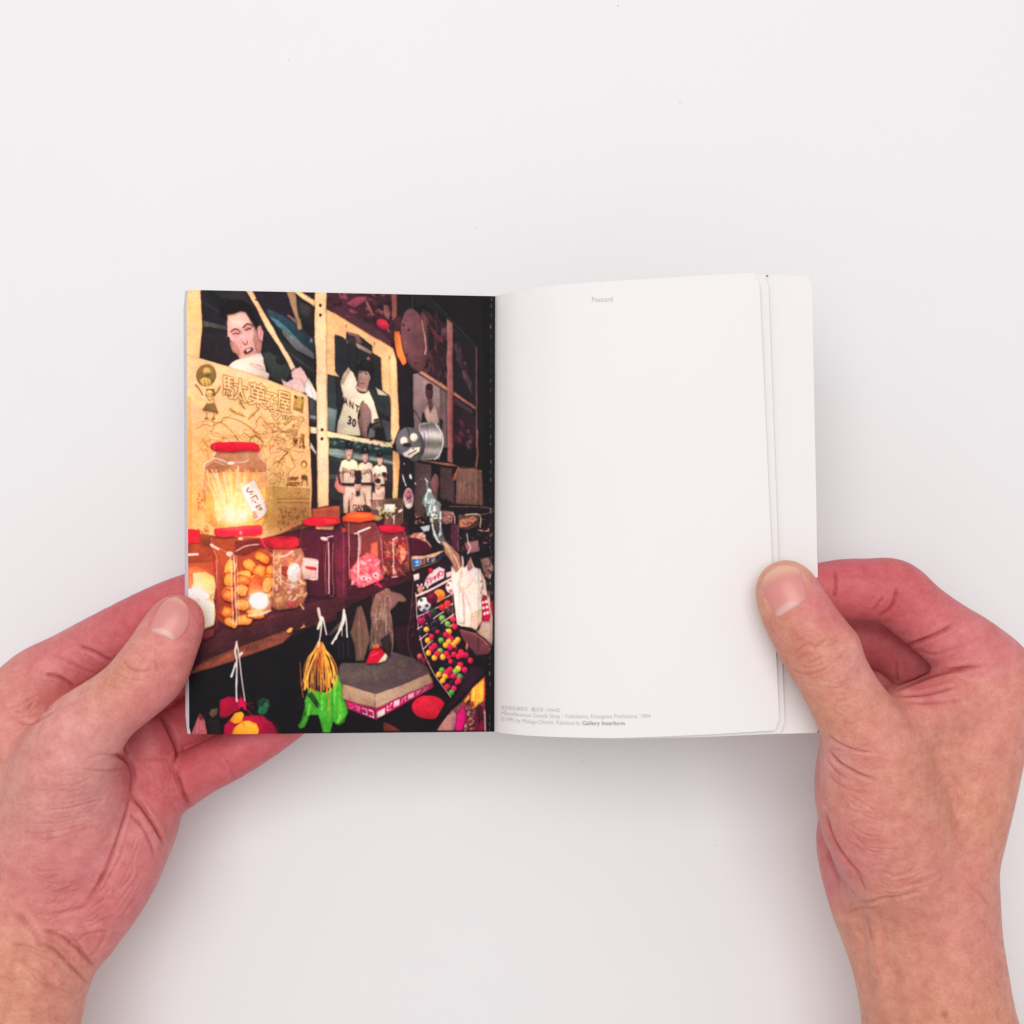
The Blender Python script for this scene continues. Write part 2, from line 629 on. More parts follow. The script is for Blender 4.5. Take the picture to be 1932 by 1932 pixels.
def family(grp, a, b, n, depth, width, jit, bow=0.0, seed=1):
    """n fine lines sweeping from line a to line b"""
    r = np.random.default_rng(seed)
    a, b = np.array(a, float), np.array(b, float)
    out = []
    for i in range(n):
        t = (i + r.uniform(-0.35, 0.35)) / max(n - 1, 1)
        l = a + (b - a) * t
        s0, s1 = r.uniform(0, 0.35), r.uniform(0.65, 1)
        p0 = l[0] + (l[-1] - l[0]) * s0
        p1 = l[0] + (l[-1] - l[0]) * s1
        if len(l) == 3:
            mid = l[1]
        else:
            mid = (p0 + p1) / 2
        m = mid + r.uniform(-jit, jit, 2)
        out.append((grp, [tuple(p0 + r.uniform(-jit, jit, 2)), tuple(m), tuple(p1 + r.uniform(-jit, jit, 2))], depth * r.uniform(0.5, 1.3), width))
    return out


Lc = [
    # thumb: knuckle folds and lines
    ('thumb', [(468, 505), (500, 548), (545, 565), (590, 552)], 0.38, 0.55),
    ('thumb', [(520, 490), (545, 500), (560, 520)], 0.22, 0.4),
    ('thumb', [(590, 520), (610, 540), (612, 565)], 0.2, 0.45),
    ('thumb', [(430, 555), (490, 590), (560, 600)], 0.22, 0.4),
    ('thumb', [(545, 445), (590, 470), (630, 500)], 0.18, 0.4),
    ('thumb', [(400, 600), (440, 625), (520, 640)], 0.16, 0.45),
    # web and base of the thumb
    ('palm+thumb', [(425, 890), (470, 893), (505, 925), (517, 975), (508, 1035)], 0.9, 0.9),
    ('palm+thumb', [(508, 1040), (495, 1100), (470, 1180), (430, 1290), (395, 1370), (340, 1450)], 0.7, 0.8),
    ('palm', [(400, 1340), (375, 1410), (330, 1470)], 0.5, 0.8),
    ('palm+thumb', [(300, 940), (400, 950), (500, 935)], 0.3, 0.5),
    ('palm+thumb', [(350, 900), (400, 885), (440, 890)], 0.3, 0.5),
    # lines of the palm
    ('palm+ring+little+middle', [(512, 1045), (560, 1100), (612, 1180), (642, 1245)], 1.0, 0.9),
    ('palm+little', [(495, 1108), (550, 1160), (590, 1240), (600, 1290)], 0.45, 0.8),
    ('palm+ring+middle', [(620, 722), (655, 790), (690, 875), (672, 932)], 1.0, 0.8),
    ('palm+ring+little', [(672, 935), (690, 990), (712, 1045), (737, 1098)], 1.0, 0.9),
    ('palm+ring+little+middle', [(540, 915), (600, 900), (665, 905)], 0.25, 0.6),
    ('palm+ring+little', [(640, 1050), (690, 1060), (725, 1090)], 0.25, 0.6),
    ('palm+ring+little', [(580, 1000), (640, 1040), (700, 1130)], 0.2, 0.7),
    ('little', [(868, 905), (890, 930), (912, 985)], 0.35, 0.6),
    # index finger and side of the palm
    ('index+palm', [(300, 465), (360, 487), (400, 510), (442, 530)], 0.8, 0.8),
    ('index+palm', [(170, 572), (235, 590), (300, 632)], 0.8, 0.8),
    ('index+palm', [(200, 500), (270, 530), (330, 560), (390, 575)], 0.25, 0.6),
    ('palm+index+thumb', [(60, 755), (120, 765), (180, 735), (235, 700)], 0.45, 0.6),
    ('palm+index+thumb', [(80, 740), (150, 730), (210, 700)], 0.3, 0.5),
    # wrist
    ('palm', [(160, 1560), (240, 1590), (310, 1650), (378, 1722)], 0.7, 0.8),
    ('palm', [(170, 1500), (240, 1500), (320, 1480), (380, 1430)], 0.35, 0.9),
    ('palm', [(140, 1620), (210, 1640), (290, 1720), (352, 1785)], 0.6, 0.8),
    ('palm', [(30, 1480), (110, 1545), (180, 1650)], 0.45, 1.4),
    ('palm', [(250, 1580), (300, 1620), (330, 1690)], 0.35, 0.7),
    ('palm', [(60, 1680), (160, 1740), (240, 1830)], 0.3, 1.2),
    ('palm', [(420, 1560), (380, 1640), (330, 1690)], 0.3, 0.8),
]
Lc += family('palm', [(330, 1440), (400, 1400), (470, 1300)], [(250, 1620), (340, 1600), (450, 1560)], 9, 0.26, 0.5, 18, seed=31)
Lc += family('palm', [(60, 1300), (160, 1340), (300, 1330)], [(60, 1520), (200, 1540), (330, 1500)], 6, 0.18, 0.5, 26, seed=32)
Lc += family('palm+ring+little', [(520, 900), (560, 960), (580, 1050)], [(680, 900), (690, 980), (700, 1080)], 7, 0.15, 0.4, 10, seed=33)
Lc += family('index', [(150, 560), (220, 600), (280, 640)], [(330, 450), (380, 500), (420, 540)], 8, 0.14, 0.4, 10, seed=34)
Lc += family('palm', [(150, 1560), (240, 1600), (340, 1690)], [(100, 1720), (180, 1760), (300, 1860)], 6, 0.22, 0.6, 24, seed=35)
Lc += family('palm+thumb', [(60, 960), (250, 985), (480, 940)], [(40, 1240), (220, 1215), (470, 1150)], 14, 0.15, 0.36, 14, seed=3)
Lc += family('palm+thumb', [(120, 1340), (220, 1380), (330, 1360)], [(110, 1500), (230, 1490), (330, 1420)], 6, 0.18, 0.45, 20, seed=4)
Lc += family('palm', [(520, 1130), (470, 1300), (380, 1480)], [(620, 1290), (560, 1420), (440, 1620)], 10, 0.20, 0.5, 16, seed=5)
Lc += family('palm', [(180, 1520), (260, 1580), (330, 1640)], [(150, 1640), (230, 1700), (320, 1800)], 6, 0.2, 0.5, 18, seed=6)
Lc += family('palm', [(20, 1560), (120, 1600), (220, 1650)], [(10, 1900), (100, 1900), (200, 1900)], 10, 0.16, 0.6, 25, seed=7)
Lc += family('thumb', [(420, 600), (500, 640), (590, 660)], [(330, 680), (430, 760), (490, 820)], 10, 0.10, 0.32, 8, seed=8)
Lc += family('thumb', [(560, 425), (600, 450), (640, 475)], [(500, 470), (560, 510), (640, 560)], 6, 0.10, 0.3, 6, seed=9)
Lc += family('palm+index', [(20, 700), (80, 690), (160, 640)], [(30, 900), (100, 860), (170, 790)], 9, 0.14, 0.45, 12, seed=10)

Lb = [
    ('thumb', 540, 530, 70, 45, 0.6, 0.5), ('thumb', 500, 600, 30, 60, 0.6, -0.3),
    ('palm', 140, 1760, 50, 220, 0.15, 1.0), ('palm', 60, 1780, 30, 200, 0.15, -0.8),
    ('palm', 230, 1760, 25, 120, -0.4, 0.8), ('palm', 300, 1640, 60, 60, 0, -0.8),
    ('palm', 200, 1420, 110, 45, 0.3, -1.0), ('palm', 120, 1580, 90, 50, 0.5, 1.0),
    ('palm', 380, 1180, 40, 140, 0.3, 0.6),
    ('palm+ring+little', 610, 960, 50, 90, -0.4, 0.8),
]
Lt = [
    (None, 230, 1080, 260, PALE), (None, 120, 860, 150, PINKTAN), (None, 30, 1050, 110, TAN), (None, 40, 1320, 130, PINKTAN),
    (None, 250, 1380, 200, PINK), (None, 480, 1350, 180, PINK), (None, 420, 1560, 130, PINK), (None, 590, 980, 150, RED),
    (None, 60, 1800, 260, TAN), (None, 280, 1800, 130, PINKTAN), (None, 120, 620, 140, PINKTAN), (None, 0, 2500, 500, TAN),
    ('index', 300, 500, 160, PINK), ('index', 560, 340, 200, RED), ('middle', 600, 650, 200, RED), ('ring', 720, 760, 200, RED),
    ('little', 850, 900, 260, RED), ('thumb', 700, 520, 110, (0.70, 0.25, 0.23)), ('thumb', 560, 520, 90, PINKTAN), ('thumb', 450, 640, 120, TAN),
    ('thumb', 700, 320, 80, PINK), ('thumb', 320, 800, 150, PALE), ('thumb', 560, 720, 110, PINK),
]


def z6(x, y):
    return (200 + x / 6.44) * 0.9928, (1080 + y / 6.44) * 0.9928


left_hand = build_hand('hand', L, Lt, Lc, Lb,
           dict(conv=z6, outline=[(540, 745), (620, 560), (700, 430), (800, 362), (900, 362), (990, 440), (1040, 560), (1020, 700), (950, 820), (840, 885), (700, 835), (590, 790)],
                root=(690, 850), tip=(905, 350), pink=(0.67, 0.275, 0.25), moon=0.24, moon_side=0.02, moon_col=(0.71, 0.41, 0.37),
                free=0.84, free_col=(0.77, 0.47, 0.38)),
           'hand at the left, palm up, its thumb on the printed colour page')


# ---- the hand on the right: seen from the thumb's side, fingers curled under the blank pages
def zr_(x, y):
    return x * 0.4862 + 1340.3, y * 0.4862 + 992.8


R_ = Field(zr_)
R_.blend = {'thumb': 8.0, 'index': 6.0, 'middle': 4.0, 'ring': 4.0, 'little': 4.0}
R_.chain('palm', [(1085, 580, 5, 13.0), (1035, 800, 4, 13.5), (970, 1050, 5, 14.5), (890, 1330, 5, 15.5)], k=9)
R_.chain('palm', [(1040, 700, -12, 13), (960, 1000, -9, 14), (860, 1340, -7, 15)], k=9)
R_.chain('palm', [(960, 790, -26, 12), (900, 1050, -23, 13), (820, 1340, -16, 14)], k=9)
R_.chain('palm', [(870, 880, -36, 11.5), (800, 1100, -31, 12), (760, 1330, -22, 13)], k=9)
R_.chain('palm', [(640, 860, 22, 13), (635, 960, 19, 15.5), (655, 1080, 15, 17.2), (705, 1210, 10, 18), (760, 1350, 4, 18)], k=8)
R_.ball('palm', (598, 1270, -14), (640, 1480, -14), (25, 15.8, 14), k=5)        # heel of the hand
R_.ball('palm', (830, 900, 11), (930, 1010, 8), (24, 20, 11.5), k=8)            # flesh between thumb and finger
R_.ball('palm', (800, 800, -18), (800, 960, -18), (22, 16, 17), k=6)
R_.chain('palm', [(735, 762, 19, 9.0), (860, 715, 14, 8.5), (990, 655, 8, 10)], k=7)
R_.chain('palm', [(885, 1400, 2, 16.3), (882, 1560, 1, 15.6), (900, 1740, 1, 16.5), (930, 1932, 2, 17.5), (1050, 2350, 4, 22), (1100, 2750, 8, 25)], k=12)
R_.chain('palm', [(682, 1440, -7, 16.6), (765, 1600, -8, 16.2), (815, 1760, -7, 16.5), (840, 1932, -5, 17), (840, 2350, 0, 21), (870, 2750, 6, 24)], k=12)
R_.chain('thumb', [(293, 243, 30.6, 8.9), (322, 310, 31, 9.7), (368, 395, 31.4, 10.4), (428, 487, 31.8, 11.1), (475, 578, 31.2, 10.5),
                   (535, 685, 29.6, 10.9), (600, 800, 26, 12.8), (640, 900, 21, 14.5)], k=3)
R_.chain('index', [(330, 255, 9.6, 7.2), (420, 250, 9.3, 8.5), (520, 246, 9, 9.6), (620, 246, 9, 9.7), (712, 255, 8.6, 10.4), (800, 328, 8.6, 10.0),
                   (900, 405, 8.4, 10.4), (1010, 490, 7.5, 11.8), (1085, 575, 5.5, 13)])
R_.chain('middle', [(380, 430, -12, 7.5), (560, 436, -14, 9.2), (690, 452, -14.5, 9.7), (790, 520, -14, 10.2), (920, 625, -13, 11.8), (1020, 700, -12, 13)])
R_.chain('ring', [(480, 590, -23, 8.0), (640, 605, -24, 9.5), (750, 625, -24, 9.9), (850, 685, -25, 10.6), (930, 750, -26, 12)])
R_.chain('little', [(560, 730, -36, 7.6), (680, 745, -37, 9.0), (770, 780, -37, 9.4), (850, 850, -38, 11)])

Rc = [
    # thumb knuckle
    ('thumb', [(318, 505), (350, 470), (385, 455), (410, 478)], 0.30, 0.5),
    ('thumb', [(390, 472), (425, 455), (460, 425)], 0.35, 0.5),
    ('thumb', [(340, 430), (375, 408), (420, 405)], 0.18, 0.4),
    ('thumb', [(315, 555), (365, 575), (420, 565), (460, 545)], 0.28, 0.5),
    ('thumb', [(370, 530), (400, 525), (440, 505)], 0.25, 0.45),
    ('thumb', [(480, 520), (510, 500), (540, 460)], 0.18, 0.45),
    ('thumb', [(360, 610), (430, 625), (520, 630)], 0.16, 0.5),
    ('thumb', [(330, 520), (372, 495), (402, 500)], 0.26, 0.45),
    ('thumb', [(352, 545), (395, 548), (440, 530)], 0.24, 0.45),
    ('thumb', [(440, 470), (470, 462), (500, 440)], 0.2, 0.45),
    ('thumb', [(300, 450), (335, 440), (370, 425)], 0.18, 0.45),
    ('thumb', [(400, 500), (408, 475), (402, 455)], 0.2, 0.4),
    # index finger bends
    ('index', [(478, 165), (487, 215), (478, 290)], 0.8, 0.6),
    ('index', [(625, 335), (660, 290), (672, 265)], 0.5, 0.6),
    ('index', [(655, 355), (700, 315), (725, 250), (735, 235)], 0.7, 0.7),
    ('index+palm', [(750, 468), (820, 445), (890, 415), (955, 375)], 1.0, 0.8),
    ('index', [(500, 200), (560, 190), (620, 210)], 0.12, 0.8),
    # folds in the web
    ('palm+thumb+index+middle', [(700, 640), (800, 600), (900, 565), (1065, 545)], 1.0, 0.9),
    ('palm+thumb', [(720, 655), (830, 650), (960, 620)], 0.7, 0.8),
    ('palm+thumb', [(760, 680), (860, 685), (1000, 670)], 0.4, 0.8),
    ('palm+index+middle', [(800, 480), (870, 500), (960, 470)], 0.25, 0.8),
    ('ring+middle+palm', [(725, 520), (722, 560), (728, 610)], 0.5, 0.6),
    # folds at the base of the thumb
    ('palm+thumb', [(448, 805), (490, 838), (560, 870), (640, 880)], 0.55, 0.6),
    ('palm+thumb', [(446, 850), (490, 910), (560, 955), (650, 990)], 0.75, 0.7),
    ('palm+thumb', [(450, 905), (490, 955), (540, 985)], 0.4, 0.6),
    ('palm+thumb', [(450, 960), (510, 1010), (600, 1040)], 0.3, 0.6),
    ('palm', [(445, 1100), (460, 1170), (490, 1240), (540, 1310), (600, 1370)], 0.8, 0.8),
    ('palm', [(500, 1260), (560, 1340), (610, 1420)], 0.45, 0.7),
    ('palm', [(450, 1230), (480, 1330), (540, 1420)], 0.35, 0.7),
    ('palm', [(470, 1290), (520, 1380), (570, 1450)], 0.3, 0.7),
    # wrist
    ('palm', [(545, 1465), (640, 1450), (740, 1435), (830, 1410)], 0.45, 0.7),
    ('palm', [(520, 1500), (600, 1480), (660, 1475)], 0.3, 0.6),
    ('palm', [(740, 1400), (820, 1380), (920, 1330)], 0.22, 0.9),
    ('palm', [(1010, 1400), (1050, 1430), (1085, 1480)], 0.3, 0.9),
    ('palm', [(900, 930), (960, 990), (1020, 1060)], 0.2, 1.0),
]
Rc += family('palm+thumb', [(460, 1010), (560, 1060), (680, 1100)], [(500, 1230), (620, 1300), (760, 1320)], 16, 0.17, 0.42, 16, seed=13)
Rc += family('palm+thumb', [(440, 780), (520, 800), (600, 760)], [(450, 1000), (580, 1010), (720, 1000)], 12, 0.16, 0.40, 12, seed=14)
Rc += family('thumb', [(380, 560), (450, 600), (560, 590)], [(430, 740), (540, 760), (700, 700)], 12, 0.12, 0.34, 8, seed=15)
Rc += family('palm', [(700, 700), (820, 760), (960, 720)], [(700, 1200), (860, 1200), (1060, 1100)], 26, 0.10, 0.42, 30, seed=16)
Rc += family('palm', [(620, 1300), (720, 1330), (860, 1300)], [(600, 1420), (720, 1420), (900, 1380)], 10, 0.16, 0.5, 14, seed=17)
Rc += family('thumb', [(270, 370), (320, 350), (400, 330)], [(300, 480), (400, 450), (520, 420)], 7, 0.09, 0.32, 8, seed=18)
Rc += family('palm', [(560, 1480), (580, 1560), (600, 1640)], [(680, 1480), (690, 1600), (690, 1700)], 5, 0.16, 1.0, 16, seed=19)

Rb = [
    ('thumb', 430, 480, 60, 70, -0.5, 0.5), ('thumb', 550, 455, 34, 50, 0.1, 0.9),
    ('palm', 640, 1600, 26, 240, -0.1, 0.9), ('palm', 595, 1640, 18, 220, -0.1, -0.7), ('palm', 700, 1640, 26, 240, -0.1, -0.6),
    ('palm', 800, 1690, 60, 90, 0.2, -0.9), ('palm', 960, 1700, 60, 220, -0.15, 0.8),
    ('palm', 740, 780, 40, 130, -0.9, 0.5), ('palm', 900, 1180, 40, 230, 0.25, 0.5),
    ('palm', 1030, 1060, 26, 160, 0.35, 0.7), ('palm', 830, 1310, 80, 60, 0, -0.6),
    ('palm', 620, 900, 60, 40, 0.5, 0.4), ('palm', 1060, 1330, 40, 90, 0, 0.6),
]
Rt = [
    (None, 900, 980, 260, TAN), (None, 1080, 800, 180, PINKTAN), (None, 640, 1130, 170, PINKTAN), (None, 520, 1300, 120, PINK),
    (None, 800, 1300, 180, PINKTAN), (None, 700, 1560, 170, TAN), (None, 960, 1600, 220, PINKTAN), (None, 800, 1850, 260, TAN),
    (None, 1050, 1900, 140, TAN), (None, 900, 2500, 500, TAN), (None, 850, 640, 70, RED), (None, 1000, 620, 110, PINKTAN),
    (None, 870, 520, 120, PINK), (None, 470, 900, 70, PALE), (None, 700, 820, 140, PINKTAN),
    ('index', 600, 240, 200, RED), ('index', 820, 300, 130, RED), ('index', 960, 420, 150, PINK),
    ('middle', 650, 450, 300, (0.52, 0.11, 0.12)), ('ring', 700, 600, 300, (0.54, 0.12, 0.13)), ('little', 700, 700, 300, (0.62, 0.18, 0.17)),  # redder pads, middle and ring darkened further as painted shade of the hollow
    ('thumb', 270, 190, 90, (0.74, 0.36, 0.25)), ('thumb', 450, 300, 90, PINK), ('thumb', 360, 470, 110, (0.66, 0.28, 0.20)),
    ('thumb', 510, 640, 130, TAN), ('thumb', 560, 560, 80, PALE),
]


def z5(x, y):
    return (1420 + x / 6.44) * 0.9928, (1040 + y / 6.44) * 0.9928


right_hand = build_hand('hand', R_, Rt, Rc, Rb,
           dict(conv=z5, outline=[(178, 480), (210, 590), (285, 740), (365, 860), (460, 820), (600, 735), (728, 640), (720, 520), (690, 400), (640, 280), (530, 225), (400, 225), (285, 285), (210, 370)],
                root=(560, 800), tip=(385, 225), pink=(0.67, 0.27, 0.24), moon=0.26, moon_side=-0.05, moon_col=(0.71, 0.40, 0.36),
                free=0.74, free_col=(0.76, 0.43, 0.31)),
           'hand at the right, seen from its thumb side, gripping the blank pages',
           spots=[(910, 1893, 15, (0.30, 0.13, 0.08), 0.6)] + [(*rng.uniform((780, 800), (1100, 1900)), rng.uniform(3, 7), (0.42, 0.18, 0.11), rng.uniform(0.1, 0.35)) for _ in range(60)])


def arm_hair(field, parent, spans, n, seed):
    r = np.random.default_rng(seed)
    x, y, ang = [], [], []
    for _ in range(n):
        x0, y0, x1, y1, a = spans[r.integers(len(spans))]
        q = field.conv(r.uniform(x0, x1), r.uniform(y0, y1))
        x.append(q[0]); y.append(q[1]); ang.append(a + r.normal(0, 0.25))
    root = top_hit(field, np.array(x), np.array(y))
    V, F = [], []
    for p, a in zip(root, ang):
        if p[2] < -30:
            continue
        d = np.array([math.cos(a), math.sin(a), 0])
        ln = r.uniform(1.5, 4.0)
        side = np.array([-d[1], d[0], 0])
        bend = r.normal(0, 0.5)
        base = len(V)
        for k in range(4):
            t = k / 3
            c = p + d * ln * t + side * bend * t * t + np.array([0, 0, 0.1 + 0.9 * math.sin(t * 2.4) - 0.9 * t * t])
            w = 0.026 * (1 - 0.8 * t)
            V += [c + side * w, c - side * w * 0.5 + np.array([0, 0, w]), c - side * w * 0.5 - np.array([0, 0, w])]
        for k in range(3):
            for j in range(3):
                a0, a1 = base + k * 3 + j, base + k * 3 + (j + 1) % 3
                F.append((a0, a1, a1 + 3, a0 + 3))
    m, nt, b = mat('fine_hair')
    b.inputs['Base Color'].default_value = (0.20, 0.12, 0.085, 1)
    b.inputs['Roughness'].default_value = 0.5
    o = link_mesh('arm_hair', V, F, m, parent)
    tag(o, kind='stuff')


arm_hair(R_, right_hand, [(1090, 1450, 1195, 1932, -0.9), (1000, 1600, 1150, 1930, -1.2), (900, 900, 1060, 1200, -0.5)], 150, 5)
# ------------------------------------------------------------------ the colour print on the left page, drawn shape by shape
IX0, IY0, IW, IH, IS = 345.0, 543.0, 602.0, 862.0, 2.0
CW, CH = int(IW * IS), int(IH * IS)
canvas = np.zeros((CH, CW, 3), np.float32)
_yy, _xx = np.mgrid[0:CH, 0:CW].astype(np.float32)


def tile(ox, oy):
    def f(*v):
        v = np.asarray(v, float).reshape(-1, 2)
        return np.stack([((ox + v[:, 0] / 6.0375) - IX0) * IS, ((oy + v[:, 1] / 6.0375) - IY0) * IS], 1)
    return f


TA, TB, TC, TD, TE, TF = tile(340, 530), tile(640, 530), tile(340, 820), tile(640, 820), tile(340, 1100), tile(640, 1100)


def paint(mask, x0, y0, color, alpha):
    h, w = mask.shape
    reg = canvas[y0:y0 + h, x0:x0 + w]
    m = (mask * alpha)[..., None]
    reg[:] = reg * (1 - m) + (np.asarray(color, np.float32) / 255.0) * m


def box(p, pad=2):
    x0, y0 = np.floor(p.min(0)).astype(int) - pad
    x1, y1 = np.ceil(p.max(0)).astype(int) + pad
    return max(x0, 0), max(y0, 0), min(x1, CW), min(y1, CH)


def poly(p, color, alpha=1.0, wob=0.0, grad=None):
    """filled outline; grad = (colour2, direction) runs to a second printed colour"""
    if wob:
        q = []
        for a, b in zip(p, np.roll(p, -1, 0)):
            q += [a, (a + b) / 2 + rng.normal(0, wob, 2)]
        p = np.array(q)
    x0, y0, x1, y1 = box(p, 10)
    if x1 <= x0 or y1 <= y0:
        return
    X, Y = _xx[y0:y1, x0:x1] + 0.5, _yy[y0:y1, x0:x1] + 0.5
    m = np.zeros(X.shape, bool)
    for (ax, ay), (bx, by) in zip(p, np.roll(p, -1, 0)):
        if ay == by:
            continue
        m ^= ((ay > Y) != (by > Y)) & (X < (bx - ax) * (Y - ay) / (by - ay) + ax)
    sz = min(np.ptp(p[:, 0]), np.ptp(p[:, 1]))
    rnd = 1.0
    if sz > 7:
        mb = m.astype(np.float32)
        for _ in range(5):
            for ax_ in (0, 1):
                mb = 0.25 * np.roll(mb, 2, ax_) + 0.5 * mb + 0.25 * np.roll(mb, -2, ax_)
        if alpha > 0.75:
            sh = np.roll(np.roll(mb, 4, 0), 2, 1)
            canvas[y0:y1, x0:x1] *= (1 - 0.38 * alpha * np.clip(sh * 1.3, 0, 1))[..., None]
        rnd = 0.72 + 0.30 * np.clip(mb * 1.6 - 0.6, 0, 1)
    if grad is None:
        a = rng.uniform(0, 6.283)
        u = (X - X.mean()) / max(np.ptp(X), 1) * 2
        v = (Y - Y.mean()) / max(np.ptp(Y), 1) * 2
        size = min(1.0, max(np.ptp(X), np.ptp(Y)) / 40.0)
        f = rnd + size * (0.13 * (u * math.cos(a) + v * math.sin(a)) - 0.07 * v - 0.05 * (u * u + v * v))
        reg = canvas[y0:y1, x0:x1]
        k = (m * alpha)[..., None]
        reg[:] = reg * (1 - k) + (np.asarray(color, np.float32) / 255.0) * f[..., None] * k
    else:
        c2, d = grad
        d = np.asarray(d, float)
        pr = (X - X.min()) / max(np.ptp(X), 1) * d[0] + (Y - Y.min()) / max(np.ptp(Y), 1) * d[1]
        t = np.clip((pr - min(0, d[0]) - min(0, d[1])) / (abs(d[0]) + abs(d[1])), 0, 1)[..., None]
        col = (np.asarray(color, float) * (1 - t) + np.asarray(c2, float) * t) / 255.0 * (np.asarray(rnd)[..., None] if np.ndim(rnd) else 1)
        reg = canvas[y0:y1, x0:x1]
        k = (m * alpha)[..., None]
        reg[:] = reg * (1 - k) + col * k


def line(p, w, color, alpha=1.0, smooth=True):
    if smooth and len(p) > 2:
        p = catmull(p, 6)
    w = w / 6.0375 * IS
    x0, y0, x1, y1 = box(p, int(w) + 2)
    if x1 <= x0 or y1 <= y0:
        return
    X, Y = _xx[y0:y1, x0:x1] + 0.5, _yy[y0:y1, x0:x1] + 0.5
    d = np.full(X.shape, 1e9, np.float32)
    for a, b in zip(p[:-1], p[1:]):
        ab = b - a
        t = np.clip(((X - a[0]) * ab[0] + (Y - a[1]) * ab[1]) / max(ab @ ab, 1e-6), 0, 1)
        d = np.minimum(d, np.hypot(X - a[0] - t * ab[0], Y - a[1] - t * ab[1]))
    paint(np.clip(w / 2 - d + 0.5, 0, 1), x0, y0, color, alpha)


def oval(c, rx, ry, color, alpha=1.0, ang=0.0, soft=None):
    c = c[0]
    rx, ry = rx / 6.0375 * IS, ry / 6.0375 * IS
    r = max(rx, ry) * (2.2 if soft else 1) + 2
    x0, y0, x1, y1 = max(int(c[0] - r), 0), max(int(c[1] - r), 0), min(int(c[0] + r) + 1, CW), min(int(c[1] + r) + 1, CH)
    if x1 <= x0 or y1 <= y0:
        return
    X, Y = _xx[y0:y1, x0:x1] + 0.5 - c[0], _yy[y0:y1, x0:x1] + 0.5 - c[1]
    ca, sa = math.cos(ang), math.sin(ang)
    u, v = (X * ca + Y * sa) / rx, (-X * sa + Y * ca) / ry
    d = np.sqrt(u * u + v * v)
    m = np.exp(-(d * 1.2) ** 2) if soft else np.clip((1 - d) * min(rx, ry) + 0.5, 0, 1)
    if soft or min(rx, ry) < 4:
        paint(m.astype(np.float32), x0, y0, color, alpha)
    else:
        f = 1.10 - 0.16 * ((u + 0.3) ** 2 + (v + 0.4) ** 2)
        k = (m * alpha)[..., None]
        reg = canvas[y0:y1, x0:x1]
        reg[:] = reg * (1 - k) + (np.asarray(color, np.float32) / 255.0) * np.clip(f, 0.5, 1.2)[..., None] * k


def chunk(c, rx, ry, color, ang, alpha=1.0):
    r = np.random.default_rng(int(c[0, 0] * 7 + c[0, 1]))
    th = np.linspace(0, 2 * math.pi, 15)[:-1]
    k = IS / 6.0375
    q = np.stack([np.sign(np.cos(th)) * np.abs(np.cos(th)) ** 0.7 * rx, np.sign(np.sin(th)) * np.abs(np.sin(th)) ** 0.7 * ry], 1) * k * (1 + r.normal(0, 0.07, (14, 1)))
    ca, sa = math.cos(ang + 0.3), math.sin(ang + 0.3)
    poly(c[0] + np.stack([q[:, 0] * ca - q[:, 1] * sa, q[:, 0] * sa + q[:, 1] * ca], 1), color, alpha)


def glyphs(text, bold=0.0):
    """outline triangles of a line of lettering, scaled to the unit square"""
    c = bpy.data.curves.new('lettering', 'FONT')
    c.body = text
    c.offset = bold
    o = bpy.data.objects.new('lettering', c)
    scene.collection.objects.link(o)
    dg = bpy.context.evaluated_depsgraph_get()
    me = o.evaluated_get(dg).to_mesh()
    me.calc_loop_triangles()
    v = np.array([list(x.co)[:2] for x in me.vertices])
    t = np.array([list(x.vertices) for x in me.loop_triangles])
    o.evaluated_get(dg).to_mesh_clear()
    bpy.data.objects.remove(o)
    bpy.data.curves.remove(c)
    lo, hi = v.min(0), v.max(0)
    return (v - lo) / (hi - lo), t, (hi - lo)


def lettering(text, quad, color, alpha=1.0, outline=None, bold=0.0, grow=0):
    """quad: top-left, top-right, bottom-left corners"""
    v, t, _ = glyphs(text, bold)
    tl, tr, bl = quad
    p = bl + np.outer(v[:, 0], tr - tl) + np.outer(v[:, 1], tl - bl)
    x0, y0, x1, y1 = box(p, 8)
    X, Y = _xx[y0:y1, x0:x1] + 0.5, _yy[y0:y1, x0:x1] + 0.5
    m = np.zeros(X.shape, bool)
    for tri in t:
        a, b, c = p[tri]
        bx0, by0 = np.floor(np.minimum(np.minimum(a, b), c)).astype(int) - [x0, y0]
        bx1, by1 = np.ceil(np.maximum(np.maximum(a, b), c)).astype(int) - [x0, y0] + 1
        s = (slice(max(by0, 0), by1), slice(max(bx0, 0), bx1))
        x, y = X[s], Y[s]
        e = [(q[0] - r[0]) * (y - r[1]) - (q[1] - r[1]) * (x - r[0]) for r, q in ((a, b), (b, c), (c, a))]
        m[s] |= ((e[0] >= 0) & (e[1] >= 0) & (e[2] >= 0)) | ((e[0] <= 0) & (e[1] <= 0) & (e[2] <= 0))
    for _ in range(grow):
        m = m | np.roll(m, 1, 0) | np.roll(m, -1, 0) | np.roll(m, 1, 1) | np.roll(m, -1, 1)
    if outline:
        w, oc = outline
        big = m.copy()
        for dx in range(-w, w + 1):
            for dy in range(-w, w + 1):
                if dx * dx + dy * dy <= w * w + 1:
                    big |= np.roll(np.roll(m, dx, 1), dy, 0)
        paint(big.astype(np.float32), x0, y0, oc, alpha)
        paint(m.astype(np.float32), x0, y0, color, 1.0)
    else:
        paint(m.astype(np.float32), x0, y0, color, alpha)


